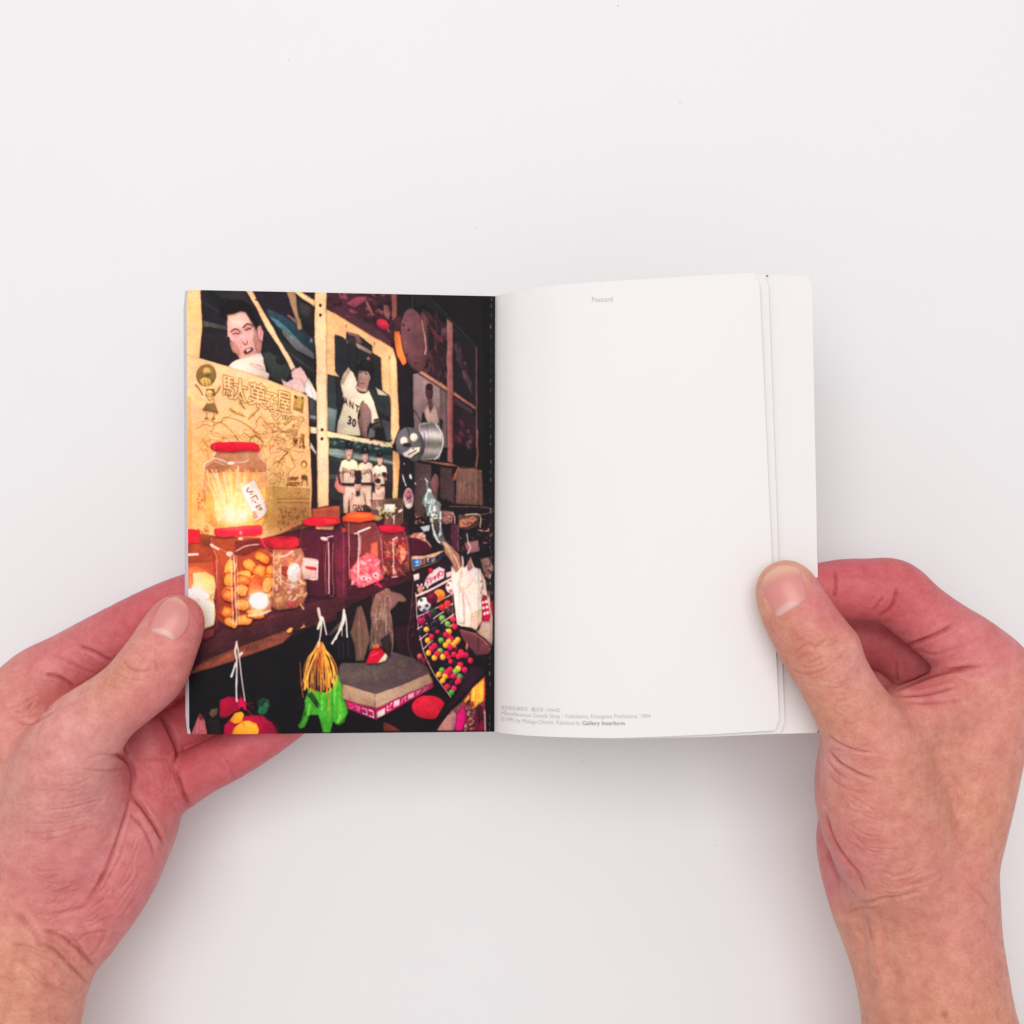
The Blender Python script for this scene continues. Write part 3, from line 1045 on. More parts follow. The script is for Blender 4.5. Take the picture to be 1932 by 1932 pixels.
def draw_print():
    canvas[:] = np.array([22, 17, 23]) / 255.0
    WOOD, CREAM = (243, 203, 152), (244, 218, 176)
    DK = (33, 31, 37)
    # ---------- wall, upper left: the batter's photo
    poly(TA(60, 100, 262, 100, 272, 520, 235, 930, 130, 1600, 60, 1932), (247, 202, 146), grad=((240, 205, 140), (0, 1)))
    poly(TA(250, 118, 1565, 140, 1570, 1720, 1400, 1720, 235, 905, 266, 520), DK)
    poly(TA(300, 130, 760, 130, 850, 330, 900, 480, 640, 300, 480, 230), (58, 56, 57), 0.8, 6)
    poly(TA(280, 240, 470, 350, 480, 400, 290, 300), (62, 60, 62), 0.6)
    poly(TA(275, 470, 560, 548, 560, 592, 275, 540), (92, 90, 82), 0.85)
    poly(TA(270, 600, 560, 640, 600, 820, 560, 980, 250, 900), (46, 38, 45), 0.8)
    poly(TA(850, 160, 1250, 175, 1330, 400, 1560, 500, 1560, 720, 1180, 560, 930, 250), (36, 26, 38))
    poly(TA(1000, 330, 1210, 420, 1560, 700, 1560, 900, 1240, 700, 1080, 500), (42, 68, 78), 0.9, 4)
    poly(TA(1030, 420, 1240, 560, 1400, 720, 1330, 720, 1120, 540), (98, 140, 152), 0.8, 4)
    poly(TA(1180, 560, 1550, 850, 1555, 930, 1300, 790, 1190, 640), (120, 118, 122), 0.85, 4)
    poly(TA(1150, 650, 1560, 990, 1560, 1160, 1380, 1020, 1180, 800), (40, 42, 44), 0.9)
    poly(TA(1260, 830, 1560, 1050, 1560, 1090, 1280, 880), (90, 88, 84), 0.6)
    poly(TA(960, 830, 1010, 820, 1230, 960, 1290, 1060, 1230, 1180, 1060, 1130, 980, 960), (58, 66, 62), 0.9, 6)
    oval(TA(1160, 940), 60, 40, (24, 26, 28), 0.8, 0.6)
    poly(TA(1400, 1080, 1560, 1200, 1570, 1330, 1470, 1240), (50, 54, 56), 0.9)
    oval(TA(1520, 700), 18, 30, (190, 205, 205), 0.7, 0.3, True)
    # slats behind the bat, top right of the photo
    poly(TA(1225, 135, 1340, 140, 1420, 580, 1370, 590, 1310, 380), (175, 140, 112), 0.95)
    poly(TA(1250, 400, 1350, 470, 1345, 520, 1240, 420), (165, 120, 105), 0.8)
    poly(TA(1350, 220, 1530, 330, 1540, 560, 1370, 440), (44, 42, 44), 0.9)
    poly(TA(1380, 250, 1500, 320, 1500, 440, 1390, 400), (78, 74, 74), 0.5)
    # bat
    poly(TA(752, 118, 838, 118, 905, 255, 1030, 470, 1190, 760, 1335, 1010, 1285, 1050, 1130, 760, 990, 545, 880, 320), (240, 196, 146), grad=((246, 214, 170), (0, 1)))
    line(TA(838, 140, 905, 255, 1030, 470), 8, (150, 105, 78), 0.7)
    line(TA(880, 240, 930, 245), 16, (30, 24, 26), 0.9)
    # the man's head
    poly(TA(545, 400, 640, 385, 720, 352, 785, 372, 880, 545, 945, 535, 975, 620, 965, 715, 945, 740, 952, 880, 840, 960, 690, 915, 640, 850, 600, 820, 580, 690, 556, 650), (224, 172, 158), wob=2)
    poly(TA(545, 420, 700, 360, 770, 380, 830, 500, 720, 560, 600, 580), (238, 196, 182), 0.7)
    oval(TA(640, 480), 80, 60, (245, 212, 200), 0.7, -0.3, True)
    poly(TA(860, 560, 945, 560, 970, 640, 950, 820, 900, 880, 850, 700), (190, 130, 122), 0.8)
    poly(TA(580, 690, 660, 760, 700, 880, 640, 850, 600, 820), (205, 142, 134), 0.8)
    poly(TA(470, 430, 480, 310, 590, 240, 720, 236, 820, 300, 880, 430, 905, 540, 890, 590, 850, 520, 800, 430, 760, 370, 700, 365, 620, 400, 545, 408, 548, 470, 505, 450), (20, 15, 19))
    poly(TA(890, 560, 930, 530, 972, 610, 960, 720, 920, 690), (222, 165, 155))
    line(TA(925, 560, 945, 610, 935, 660), 10, (150, 95, 92), 0.7)
    for l in ((590, 605, 640, 572, 690, 590, 700, 610), (735, 555, 780, 515, 830, 525, 850, 550)):
        line(TA(*l), 15, (46, 32, 36), 0.9)
    oval(TA(645, 612), 60, 34, (176, 118, 112), 0.7, -0.2, True)
    oval(TA(790, 562), 56, 32, (176, 118, 112), 0.7, -0.3, True)
    oval(TA(660, 780), 34, 80, (206, 146, 138), 0.6, -0.3, True)
    oval(TA(840, 640), 40, 70, (236, 190, 178), 0.6, 0, True)
    poly(TA(700, 610, 722, 600, 735, 700, 715, 715), (196, 140, 132), 0.6)
    line(TA(612, 634, 650, 626, 690, 624), 12, (60, 40, 44), 0.95)
    line(TA(758, 586, 795, 572, 828, 566), 12, (60, 40, 44), 0.95)
    line(TA(620, 662, 660, 655, 695, 650), 6, (170, 112, 106), 0.8)
    oval(TA(725, 660), 22, 60, (246, 214, 204), 0.8, -0.2, True)
    line(TA(728, 722, 745, 745, 772, 742, 785, 710), 13, (120, 68, 70), 0.9)
    poly(TA(735, 830, 760, 800, 830, 780, 848, 800, 830, 822, 780, 850, 755, 862), (90, 45, 48))
    poly(TA(762, 806, 828, 786, 822, 815, 772, 838), (240, 226, 216))
    line(TA(690, 720, 715, 790, 720, 850), 8, (180, 120, 114), 0.7)
    line(TA(840, 690, 880, 740, 880, 800), 8, (170, 110, 106), 0.7)
    # shirt and fists
    poly(TA(562, 1010, 600, 960, 640, 932, 760, 905, 900, 850, 945, 850, 975, 960, 1000, 1070, 1045, 1100, 1030, 1160), (244, 228, 206), wob=2)
    poly(TA(800, 980, 830, 960, 970, 1000, 980, 1060, 900, 1040), (224, 196, 176), 0.6)
    line(TA(890, 985, 930, 1000, 960, 1040), 9, (150, 120, 110), 0.8)
    line(TA(560, 1010, 700, 1050, 1000, 1130), 5, (190, 150, 110), 0.6)
    poly(TA(1285, 1060, 1330, 1020, 1390, 1003, 1440, 1060, 1482, 1150, 1450, 1310, 1330, 1280, 1200, 1225, 1172, 1145, 1240, 1185, 1310, 1150), (228, 190, 182), wob=2)
    line(TA(1330, 1130, 1400, 1150, 1440, 1240), 12, (188, 140, 136), 0.7)
    poly(TA(1440, 1190, 1490, 1128, 1530, 1210, 1590, 1330, 1575, 1400, 1500, 1420, 1470, 1340, 1440, 1300), (242, 234, 226), wob=2)
    line(TA(1490, 1190, 1530, 1300, 1540, 1390), 10, (200, 186, 180), 0.8)
    # stand below the fists
    poly(TA(1480, 1340, 1570, 1400, 1575, 1720, 1495, 1700), (62, 70, 72))
    poly(TA(1490, 1560, 1575, 1570, 1575, 1620, 1490, 1600), (150, 158, 156), 0.8)
    poly(TA(1490, 1630, 1575, 1650, 1575, 1700, 1490, 1690), (30, 30, 34))
    # ---------- lattice between the photos
    poly(TA(1310, 135, 1420, 145, 1560, 245, 1560, 325, 1400, 215), WOOD)
    poly(TA(1395, 140, 1560, 150, 1560, 240), (34, 28, 34))
    poly(TA(1560, 138, 1712, 142, 1690, 350, 1700, 1100, 1700, 1932, 1580, 1932, 1575, 1000, 1550, 500), WOOD, grad=((244, 222, 184), (0, 1)))
    poly(TC(1575, -20, 1722, -20, 1728, 850, 1585, 870), (244, 222, 186), grad=((238, 200, 150), (0, 1)))
    poly(TA(1690, 150, 1932, 150, 1932, 480, 1700, 345), (66, 34, 48))
    poly(TA(1690, 345, 1932, 485, 1932, 640, 1790, 630, 1785, 1060, 1845, 1110, 1840, 1140, 1700, 1085), (238, 192, 146))
    for x, y in ((1617, 300), (1620, 412), (1640, 1727), (1640, 1832)):
        oval(TA(x, y), 16, 19, (58, 34, 28))
    # ---------- middle top: tangle of red and mauve things
    poly(TB(-120, 130, 690, 150, 690, 460, 640, 800, 0, 420, -120, 350), (70, 36, 50))
    for _ in range(70):
        x, y = rng.uniform(-100, 640), rng.uniform(140, 640)
        if y < 150 + 0.72 * (x + 100) + 120 and y < 620:
            c = random.choice([(120, 62, 78), (140, 80, 92), (96, 48, 62), (58, 26, 40), (38, 18, 28), (150, 95, 98)])
            oval(TB(x, y), rng.uniform(14, 60), rng.uniform(12, 28), c, 0.8, rng.uniform(-0.3, 1.5))
    poly(TB(320, 255, 350, 250, 440, 420, 400, 440), (165, 112, 110), 0.9)
    poly(TB(100, 280, 220, 200, 350, 200, 330, 260, 200, 330), (150, 78, 98), 0.85)
    poly(TB(530, 290, 590, 300, 615, 380, 590, 480, 530, 400), (150, 100, 96), 0.9)
    oval(TB(525, 520), 80, 55, (168, 40, 66), 1, 0.6)
    oval(TB(500, 490), 30, 20, (200, 70, 90), 0.6, 0.6, True)
    poly(TB(-120, 330, 0, 300, 400, 520, 620, 700, 630, 790, 0, 420), (84, 52, 62), 0.9)
    poly(TB(620, 160, 690, 160, 690, 420, 640, 480, 630, 420), (150, 92, 88))
    # ---------- second photo: player in a striped-sleeve jersey
    poly(TB(-121, 340, 0, 408, 650, 800, 690, 930, 722, 1700, 640, 1905, 0, 1840, -121, 1770), (226, 178, 128), grad=((240, 208, 158), (0, 1)))
    poly(TB(-25, 640, 60, 660, 110, 700, 110, 605, 240, 640, 400, 760, 400, 840, 500, 905, 515, 1280, 600, 1330, 610, 1500, 625, 1870, 560, 1860, 0, 1775, -100, 1760, -110, 1090, 30, 1125, -20, 1060), (36, 40, 44))
    poly(TB(110, 605, 250, 640, 300, 740, 180, 770), (120, 92, 92))
    poly(TB(180, 720, 290, 760, 400, 830, 395, 870, 240, 790), (215, 180, 160), 0.7)
    oval(TB(150, 720), 40, 34, (170, 120, 118), 0.9)
    poly(TB(-110, 1100, -20, 1120, 0, 1500, -110, 1480), (58, 70, 72), 0.9)
    poly(TB(-110, 1470, 0, 1500, -20, 1760, -110, 1750), (112, 132, 132), 0.9)
    poly(TB(360, 1240, 610, 1350, 620, 1600, 420, 1500), (48, 58, 60), 0.9)
    poly(TB(500, 1600, 620, 1640, 620, 1860, 540, 1840), (78, 84, 86), 0.9)
    poly(TB(440, 1240, 470, 1330, 600, 1340, 520, 1290), (232, 214, 186), 0.9)
    oval(TB(365, 915), 20, 22, (180, 90, 100), 0.9)
    # figure
    poly(TB(240, 950, 300, 930, 350, 1000, 395, 1130, 360, 1250, 340, 1300, 240, 1290, 230, 1200, 250, 1080), (158, 126, 120), wob=2)
    poly(TB(300, 930, 400, 960, 420, 1040, 395, 1150, 340, 1010), (28, 26, 30))
    oval(TB(300, 1110), 30, 70, (186, 150, 140), 0.8, 0.1, True)
    line(TB(262, 1075, 290, 1068), 11, (60, 44, 46), 0.8)
    line(TB(318, 1085, 345, 1092), 11, (60, 44, 46), 0.8)
    line(TB(292, 1095, 286, 1150, 306, 1156), 8, (110, 80, 78), 0.8)
    line(TB(276, 1196, 316, 1202), 10, (110, 70, 70), 0.8)
    poly(TB(235, 1000, 262, 945, 320, 925, 380, 960, 408, 1050, 345, 1040, 250, 1030), (34, 30, 34))
    poly(TB(225, 1035, 250, 1020, 350, 1040, 345, 1056), (22, 20, 24))
    poly(TB(120, 640, 210, 660, 235, 900, 200, 1080, 160, 1040, 130, 860), (44, 44, 46), 0.8)
    poly(TB(35, 1180, 130, 1012, 190, 1080, 240, 1190, 220, 1250, 240, 1290, 330, 1310, 355, 1260, 400, 1350, 440, 1470, 480, 1600, 515, 1700, 410, 1722, 390, 1600, 300, 1400, 250, 1500, 240, 1600, 270, 1800, 0, 1775, 10, 1650, 75, 1420, 70, 1320), (240, 224, 196), wob=2)
    poly(TB(35, 1180, 130, 1015, 150, 1040, 60, 1200), (205, 170, 145), 0.8)
    line(TB(225, 1240, 280, 1270, 335, 1280), 26, (198, 168, 158), 0.9)
    poly(TB(300, 1385, 345, 1440, 380, 1510, 392, 1640, 350, 1830, 280, 1800, 240, 1640, 255, 1490), (128, 104, 102), wob=3)
    poly(TB(290, 1560, 370, 1560, 350, 1760, 300, 1740), (158, 130, 122), 0.5)
    poly(TB(395, 1660, 505, 1630, 512, 1655, 400, 1690), (52, 44, 50))
    poly(TB(398, 1690, 510, 1668, 515, 1690, 402, 1715), (60, 50, 55), 0.9)
    poly(TB(430, 1640, 480, 1630, 480, 1600, 425, 1610), (60, 50, 60), 0.9)
    poly(TB(440, 1720, 530, 1700, 560, 1860, 420, 1800), (24, 22, 26))
    poly(TB(380, 1700, 445, 1740, 440, 1820, 350, 1830), (120, 118, 118), 0.9)
    q = TB(95, 1340, 250, 1440, 95, 1450)
    for i, ch in enumerate('ANT'):
        x, y = 78 + i * 62, 1345 + i * 44
        lettering(ch, TB(x + 8, y, x + 52, y + 26, x, y + 82), (42, 34, 40), bold=0.02)
    poly(TB(60, 1400, 72, 1350, 84, 1352, 78, 1420), (42, 34, 40))
    for i, ch in enumerate('30'):
        x, y = 122 + i * 52, 1568 + i * 28
        lettering(ch, TB(x + 8, y, x + 50, y + 18, x - 2, y + 96), (38, 30, 36), bold=0.03)
    # frame of the second photo over the picture
    poly(TB(515, 900, 620, 900, 640, 1250, 600, 1330, 515, 1280), (238, 204, 160), 0.0)
    poly(TB(600, 900, 655, 800, 690, 940, 722, 1700, 640, 1905, 618, 1880, 620, 1330), (244, 205, 150))
    line(TB(655, 810, 688, 940, 720, 1700, 650, 1890), 9, (170, 110, 75), 0.8)
    line(TB(0, 415, 640, 795), 10, (205, 140, 100), 0.8)
    for x, y in ((105, 540), (430, 740), (605, 900)):
        oval(TB(x, y), 9, 20, (140, 95, 70), 0.8)
    poly(TA(1495, 1690, 1580, 1700, 1580, 1775, 1500, 1770), CREAM)
    poly(TA(1690, 1745, 1932, 1790, 1932, 1865, 1700, 1815), CREAM)
    poly(TB(-120, 1740, 0, 1775, 300, 1825, 620, 1885, 640, 1915, 640, 1960, 560, 1932, 200, 1880, 0, 1850, -120, 1815), (246, 222, 178))
    # ---------- dark post, hanging disc
    poly(TB(690, 140, 880, 150, 872, 1750, 720, 1750, 690, 930, 650, 800, 690, 460), (26, 20, 27))
    oval(TB(790, 1300), 70, 300, (38, 28, 36), 0.7, 0, True)
    poly(TB(690, 420, 740, 420, 730, 620, 660, 600, 650, 500), (92, 46, 54), 0.8)
    poly(TB(870, 150, 1030, 170, 1300, 460, 1260, 470, 1000, 300, 900, 330), (32, 30, 36))
    line(TB(866, 150, 872, 330), 10, (96, 92, 96), 0.8)
    line(TB(1050, 190, 1280, 440, 1600, 780), 12, (60, 62, 64), 0.8)
    poly(TB(655, 600, 720, 600, 740, 760, 800, 960, 760, 1000, 690, 880, 655, 700), (238, 128, 74))
    poly(TB(690, 620, 740, 640, 760, 780, 800, 950, 770, 960, 700, 780), (250, 150, 90), 0.5)
    # pictures at the far right, in shade
    poly(TB(960, 330, 1260, 520, 1260, 1280, 930, 1080), (56, 34, 44))
    for _ in range(60):
        x, y = rng.uniform(980, 1250), rng.uniform(420, 1200)
        oval(TB(x, y), rng.uniform(12, 34), rng.uniform(30, 110), random.choice([(92, 58, 66), (110, 72, 78), (40, 22, 30), (30, 20, 28), (78, 44, 54)]), 0.7, rng.uniform(-0.5, 0.2))
    poly(TB(1040, 520, 1100, 560, 1160, 640, 1220, 660, 1225, 740, 1160, 720, 1080, 600), (112, 60, 66), 0.8)
    poly(TB(1330, 520, 1600, 800, 1600, 1460, 1330, 1300), (32, 24, 32))
    for _ in range(26):
        t = rng.uniform(0, 1)
        oval(TB(1370 + 150 * t + rng.normal(0, 20), 760 + 480 * t + rng.normal(0, 50)), rng.uniform(10, 26), rng.uniform(24, 80), random.choice([(92, 64, 74), (70, 44, 56), (110, 78, 84)]), 0.55, -0.3)
    poly(TB(1330, 1340, 1560, 1500, 1560, 1560, 1330, 1430), (88, 66, 76), 0.7)
    poly(TB(1330, 1440, 1590, 1580, 1600, 1932, 1330, 1932), (44, 26, 38))
    oval(TB(890, 700), 150, 365, (112, 76, 80), 1, -0.14)
    oval(TB(860, 560), 90, 200, (122, 84, 90), 0.6, -0.14, True)
    oval(TB(920, 900), 90, 120, (126, 84, 90), 0.6, 0, True)
    oval(TB(900, 680), 60, 160, (98, 64, 66), 0.6, 0, True)
    line(TB(975, 480, 1000, 620, 1018, 760, 1010, 860), 12, (240, 190, 160), 0.95)
    line(TB(960, 400, 990, 560, 1010, 760), 6, (120, 80, 84), 0.7)
    line(TB(745, 700, 780, 850, 850, 1000, 930, 1055), 9, (66, 40, 46), 0.8)
    for x, y in ((765, 530), (828, 585), (800, 870), (905, 965)):
        oval(TB(x, y), 13, 17, (60, 34, 40), 0.9)
    # pale portrait under the rail
    poly(TB(872, 1090, 930, 1080, 1260, 1290, 1260, 1932, 880, 1932), (132, 112, 112))
    poly(TB(1180, 1250, 1262, 1290, 1262, 1932, 1200, 1932), (118, 98, 98), 0.8)
    oval(TB(1062, 1300), 42, 90, (80, 46, 52), 1)
    oval(TB(1062, 1240), 40, 40, (44, 24, 30), 1)
    poly(TB(1045, 1370, 1080, 1370, 1100, 1520, 1070, 1560, 1045, 1480), (104, 66, 68))
    poly(TB(1000, 1500, 1045, 1440, 1075, 1540, 1110, 1450, 1160, 1500, 1175, 1700, 1020, 1650), (176, 148, 140))
    poly(TB(980, 1520, 1045, 1660, 1030, 1700, 975, 1640), (32, 22, 28))
    poly(TB(1100, 1660, 1160, 1660, 1150, 1760, 1110, 1740), (30, 22, 28))
    poly(TB(1180, 1600, 1210, 1620, 1200, 1720, 1170, 1720), (44, 30, 36))
    line(TB(880, 1500, 950, 1610, 1010, 1720), 8, (44, 30, 36), 0.9)
    poly(TB(1010, 1690, 1080, 1640, 1110, 1740, 1040, 1730), (150, 110, 110), 0.9)
    # rails of the right lattice
    poly(TB(935, 1075, 975, 1052, 1290, 1255, 1600, 1465, 1598, 1510, 1280, 1300), (172, 122, 104))
    poly(TB(1262, 450, 1332, 512, 1334, 1932, 1262, 1932), (140, 94, 92))
    poly(TD(1262, -10, 1334, -10, 1330, 370, 1270, 340), (146, 98, 92))
    line(TB(1270, 480, 1275, 1932), 8, (176, 126, 112), 0.7)
    line(TB(1320, 1340, 1320, 1900), 8, (120, 40, 50), 0.8)
    line(TB(1605, 790, 1600, 1470, 1605, 1932), 20, (112, 76, 82), 0.9)
    line(TD(1610, -10, 1610, 250, 1600, 400), 22, (140, 96, 88), 0.9)
    for _ in range(18):
        oval(TB(rng.uniform(1350, 1580), rng.uniform(1640, 1920)), rng.uniform(10, 30), rng.uniform(10, 60), random.choice([(112, 60, 72), (92, 40, 58), (130, 84, 88), (60, 26, 40)]), 0.7, rng.uniform(-0.8, 0.2))
    # ---------- the map poster
    MAP = [(233, 903), (600, 1010), (1000, 1150), (1480, 1332)]
    lo = TC(1505, 0, 1528, 640, 1520, 980, 1380, 1080, 1200, 1160, 960, 1240, 420, 1200, 60, 1150)
    up = np.vstack([TA(60, 860), TA(*[c for p in MAP for c in p]), TA(1502, 1932)])
    shape = np.vstack([up, lo])
    poly(shape, (246, 206, 156), grad=((230, 172, 118), (0.25, 1)))
    oval(TC(200, 500), 420, 620, (236, 160, 96), 0.55, 0, True)
    oval(TC(180, 900), 300, 420, (226, 140, 92), 0.65, 0, True)
    oval(TC(1250, 1000), 420, 260, (120, 82, 56), 0.8, 0, True)
    oval(TC(1080, 760), 160, 300, (150, 112, 64), 0.55, 0, True)
    poly(TC(95, -400, 135, -400, 150, 1100, 95, 1100), (238, 158, 98), 0.6)
    INK = (92, 64, 26)
    # round badge and small doodle figure
    oval(TA(312, 1105), 116, 130, (128, 108, 66), 0.95, 0.3)
    oval(TA(320, 1060), 46, 44, (228, 192, 120), 0.9)
    oval(TA(330, 1100), 30, 24, (120, 98, 58), 0.9)
    oval(TA(310, 1180), 70, 50, (230, 192, 122), 0.9, 0.3)
    for x in (290, 330, 365):
        line(TA(x, 1150, x + 8, 1220), 8, INK, 0.7)
    line(TA(190, 1215, 230, 1265, 270, 1330), 16, (110, 86, 48), 0.9)
    line(TA(470, 1230, 430, 1300, 400, 1330), 14, (110, 86, 48), 0.9)
    poly(TA(310, 1260, 400, 1260, 410, 1340, 300, 1340), (110, 86, 50), 0.9)
    oval(TA(350, 1310), 42, 36, (236, 200, 130), 0.95)
    line(TA(325, 1312, 345, 1316), 7, INK)
    line(TA(365, 1312, 385, 1316), 7, INK)
    poly(TA(320, 1350, 390, 1350, 400, 1440, 310, 1440), (236, 204, 140), 0.9)
    line(TA(330, 1370, 350, 1400, 375, 1375), 10, INK, 0.8)
    poly(TA(310, 1430, 405, 1430, 450, 1545, 270, 1500), (120, 106, 66), 0.95)
    for x in (320, 400):
        line(TA(x, 1540, x - 6, 1600), 9, INK, 0.8)
        line(TA(x - 24, 1606, x + 16, 1600), 14, INK, 0.8)
    # title
    T = [('駄', 498, 1085, 285, 258), ('菓', 800, 1165, 205, 275), ('子', 985, 1285, 155, 190), ('屋', 1128, 1275, 150, 228)]
    for ch, x, y, w, h in T:
        s = 0.30 * w
        lettering(ch, TA(x, y, x + w, y + s, x, y + h), (248, 208, 156), outline=(2, INK), grow=1)
    for ch, x, y, w, h in (('マ', 1045, 1500, 130, 130), ('ッ', 1190, 1560, 90, 100), ('プ', 1290, 1560, 135, 125)):
        lettering(ch, TA(x, y, x + w, y + 0.25 * w, x, y + h), (248, 208, 156), outline=(2, INK), grow=1)
    poly(TA(1325, 1330, 1435, 1365, 1420, 1545, 1305, 1500), (150, 120, 62), 0.75)
    poly(TA(1345, 1390, 1410, 1400, 1400, 1500, 1330, 1480), (226, 186, 112), 0.8)
    for y in (1420, 1445, 1470):
        line(TA(1340, y, 1400, y + 16), 5, INK, 0.7)
    line(TA(1330, 1345, 1350, 1365), 22, (80, 56, 28))
    oval(TA(1418, 1365), 12, 12, (80, 56, 28))
    for a, b, c, d in ((590, 1500, 760, 1580), (800, 1600, 920, 1490), (700, 1400, 760, 1500)):
        for k in range(5):
            line(TA(a + (c - a) * k / 5, b + (d - b) * k / 5 + rng.uniform(-20, 20), a + (c - a) * (k + 1) / 5, b + (d - b) * (k + 1) / 5 + rng.uniform(-20, 20)), rng.uniform(12, 34), (178, 146, 84), 0.75)
        line(TA(a, b, (a + c) / 2, (b + d) / 2 + 10, c, d), 6, INK, 0.7)
    # coast and roads of the map
    r2 = np.random.default_rng(21)

    def road(x, y, ang, n, step, w, al, tl=TA):
        pts = [x, y]
        for _ in range(n):
            ang += r2.normal(0, 0.45)
            x += math.cos(ang) * step
            y += math.sin(ang) * step
            pts += [x, y]
        line(tl(*pts), w, INK, al)
    line(TA(480, 1650, 520, 1590, 640, 1610, 760, 1660, 850, 1740, 890, 1800, 960, 1860), 9, INK, 0.75)
    line(TA(200, 1720, 300, 1670, 380, 1690, 470, 1640, 600, 1740, 680, 1850), 8, INK, 0.7)
    line(TA(890, 1640, 930, 1580, 1010, 1650, 1090, 1660, 1080, 1740, 1180, 1750, 1260, 1760), 7, INK, 0.65)
    line(TA(880, 1620, 890, 1680, 860, 1740), 8, INK, 0.65)
    for _ in range(60):
        road(r2.uniform(220, 1300), r2.uniform(1650, 1900), r2.uniform(-0.6, 1.2), r2.integers(3, 8), r2.uniform(28, 60), r2.uniform(4, 7), r2.uniform(0.35, 0.7))
    for _ in range(60):
        road(r2.uniform(900, 1330), r2.uniform(0, 620), r2.uniform(0, 6.28), r2.integers(3, 7), r2.uniform(20, 50), r2.uniform(4, 7), r2.uniform(0.35, 0.7), TC)
    line(TC(1130, 420, 1180, 300, 1260, 230, 1300, 330, 1330, 400, 1260, 470, 1240, 640), 8, INK, 0.75)
    line(TC(1080, 380, 1160, 330, 1240, 240), 8, INK, 0.75)
    for _ in range(14):
        road(r2.uniform(200, 360), r2.uniform(60, 260), r2.uniform(-0.4, 0.8), 4, 30, 5, 0.5, TC)
    # doodles down the right side of the map
    for (x, y, w, h) in ((1415, 110, 36, 190), (1340, 120, 26, 80), (1310, 600, 90, 50), (1310, 540, 60, 50)):
        for _ in range(14):
            line(TC(x + r2.uniform(-w, w), y + r2.uniform(-h, h) / 2, x + r2.uniform(-w, w), y + r2.uniform(-h, h) / 2), 9, INK, 0.75)
    oval(TC(1435, 375), 34, 42, INK, 0.8)
    oval(TC(1435, 385), 24, 30, (232, 190, 116))
    oval(TC(1435, 465), 30, 40, (222, 180, 106))
    poly(TC(1405, 500, 1465, 500, 1470, 550, 1400, 545), (96, 76, 44))
    for x in (1412, 1462):
        line(TC(x, 560, x + (x - 1437) * 0.3, 620), 9, INK)
    for x in range(-2, 3):
        line(TA(1310 + x * 18, 1720 + abs(x) * 8, 1330 + x * 16, 1800), 8, INK, 0.7)
    # a darker block with a crowd of tiny drawings
    poly(TC(1010, 630, 1500, 650, 1500, 1000, 1320, 1060, 1010, 1100), (150, 116, 70), 0.55)
    for y in (770, 815):
        line(TC(1130, y, 1500, y), 8, (92, 66, 40), 0.8)
    for _ in range(110):
        x, y = r2.uniform(1130, 1490), r2.uniform(870, 1120)
        line(TC(x, y, x + r2.uniform(-18, 18), y + r2.uniform(-10, 34)), r2.uniform(5, 12), (84, 58, 38), 0.7)
    for _ in range(30):
        x, y = r2.uniform(1240, 1420), r2.uniform(690, 760)
        line(TC(x, y, x + r2.uniform(-14, 14), y + r2.uniform(-10, 10)), 7, (110, 84, 48), 0.7)
    for (x, y, n) in ((250, 800, 30), (280, 1130, 34)):
        for _ in range(n):
            a, b = r2.uniform(-50, 60), r2.uniform(-90, 90) if y < 1000 else r2.uniform(-60, 80)
            line(TC(x + a, y + b, x + a + r2.uniform(-16, 16), y + b + r2.uniform(-16, 26)), r2.uniform(6, 14), (100, 52, 30), 0.8)
    # ---------- gap right of the map and the third photo (team)
    poly(TC(1500, 20, 1580, 40, 1585, 880, 1530, 880, 1525, 600), (30, 24, 30))
    poly(TC(1510, 110, 1580, 240, 1575, 270, 1510, 190), (214, 214, 208), 0.9)
    poly(TB(-90, 1850, 0, 1860, 610, 1932, 650, 1960, 640, 2300, 640, 2700, -90, 2700), (52, 62, 64))
    poly(TD(-90, 70, 0, 75, 640, 190, 640, 260, 0, 180, -90, 160), (40, 62, 60))
    for _ in range(50):
        oval(TD(rng.uniform(-80, 630), 90 + rng.uniform(0, 120)), rng.uniform(8, 22), rng.uniform(6, 14), random.choice([(90, 110, 108), (30, 40, 44), (150, 160, 150)]), 0.7)
    poly(TD(-90, 190, 0, 200, 300, 260, 640, 330, 640, 380, 300, 330, 0, 300, -90, 270), (132, 146, 142), 0.9)
    line(TD(-90, 240, 640, 350), 12, (190, 196, 186), 0.5)
    poly(TD(-90, 330, 640, 400, 640, 800, -90, 800), (48, 54, 58), 0.9)
    poly(TD(-90, 480, 640, 560, 640, 600, -90, 540), (78, 82, 84), 0.7)
    poly(TC(1725, 760, 1830, 800, 1830, 900, 1725, 880), (34, 30, 40))
    # players
    def player(x, y, s, hat=True):
        f = lambda *v: TD(*[(x + a * s if i % 2 == 0 else y + a * s) for i, a in enumerate(v)])
        poly(f(-44, -160, 44, -160, 44, -70, 30, -12, 26, 10, -24, 10, -28, -12, -42, -70), (226, 180, 164))
        if hat:
            poly(f(-42, -120, -46, -190, 0, -220, 44, -190, 42, -120), (26, 28, 36))
            poly(f(-46, -128, 48, -128, 40, -108, -40, -108), (40, 40, 50))
            lettering('Y', f(-12, -186, 14, -186, -12, -146), (226, 190, 120))
        oval(f(-16, -90), 9 * s, 6 * s, (90, 56, 54), 0.8)
        oval(f(18, -90), 9 * s, 6 * s, (90, 56, 54), 0.8)
        line(f(-12, -42, 14, -42), 8 * s, (150, 84, 80), 0.8)
        oval(f(2, -66), 8 * s, 14 * s, (240, 200, 184), 0.7, 0, True)
        for sg in (-1, 1):
            poly(f(sg * 78, 120, sg * 112, 130, sg * 104, 250, sg * 84, 300, sg * 66, 280), (206, 154, 136))
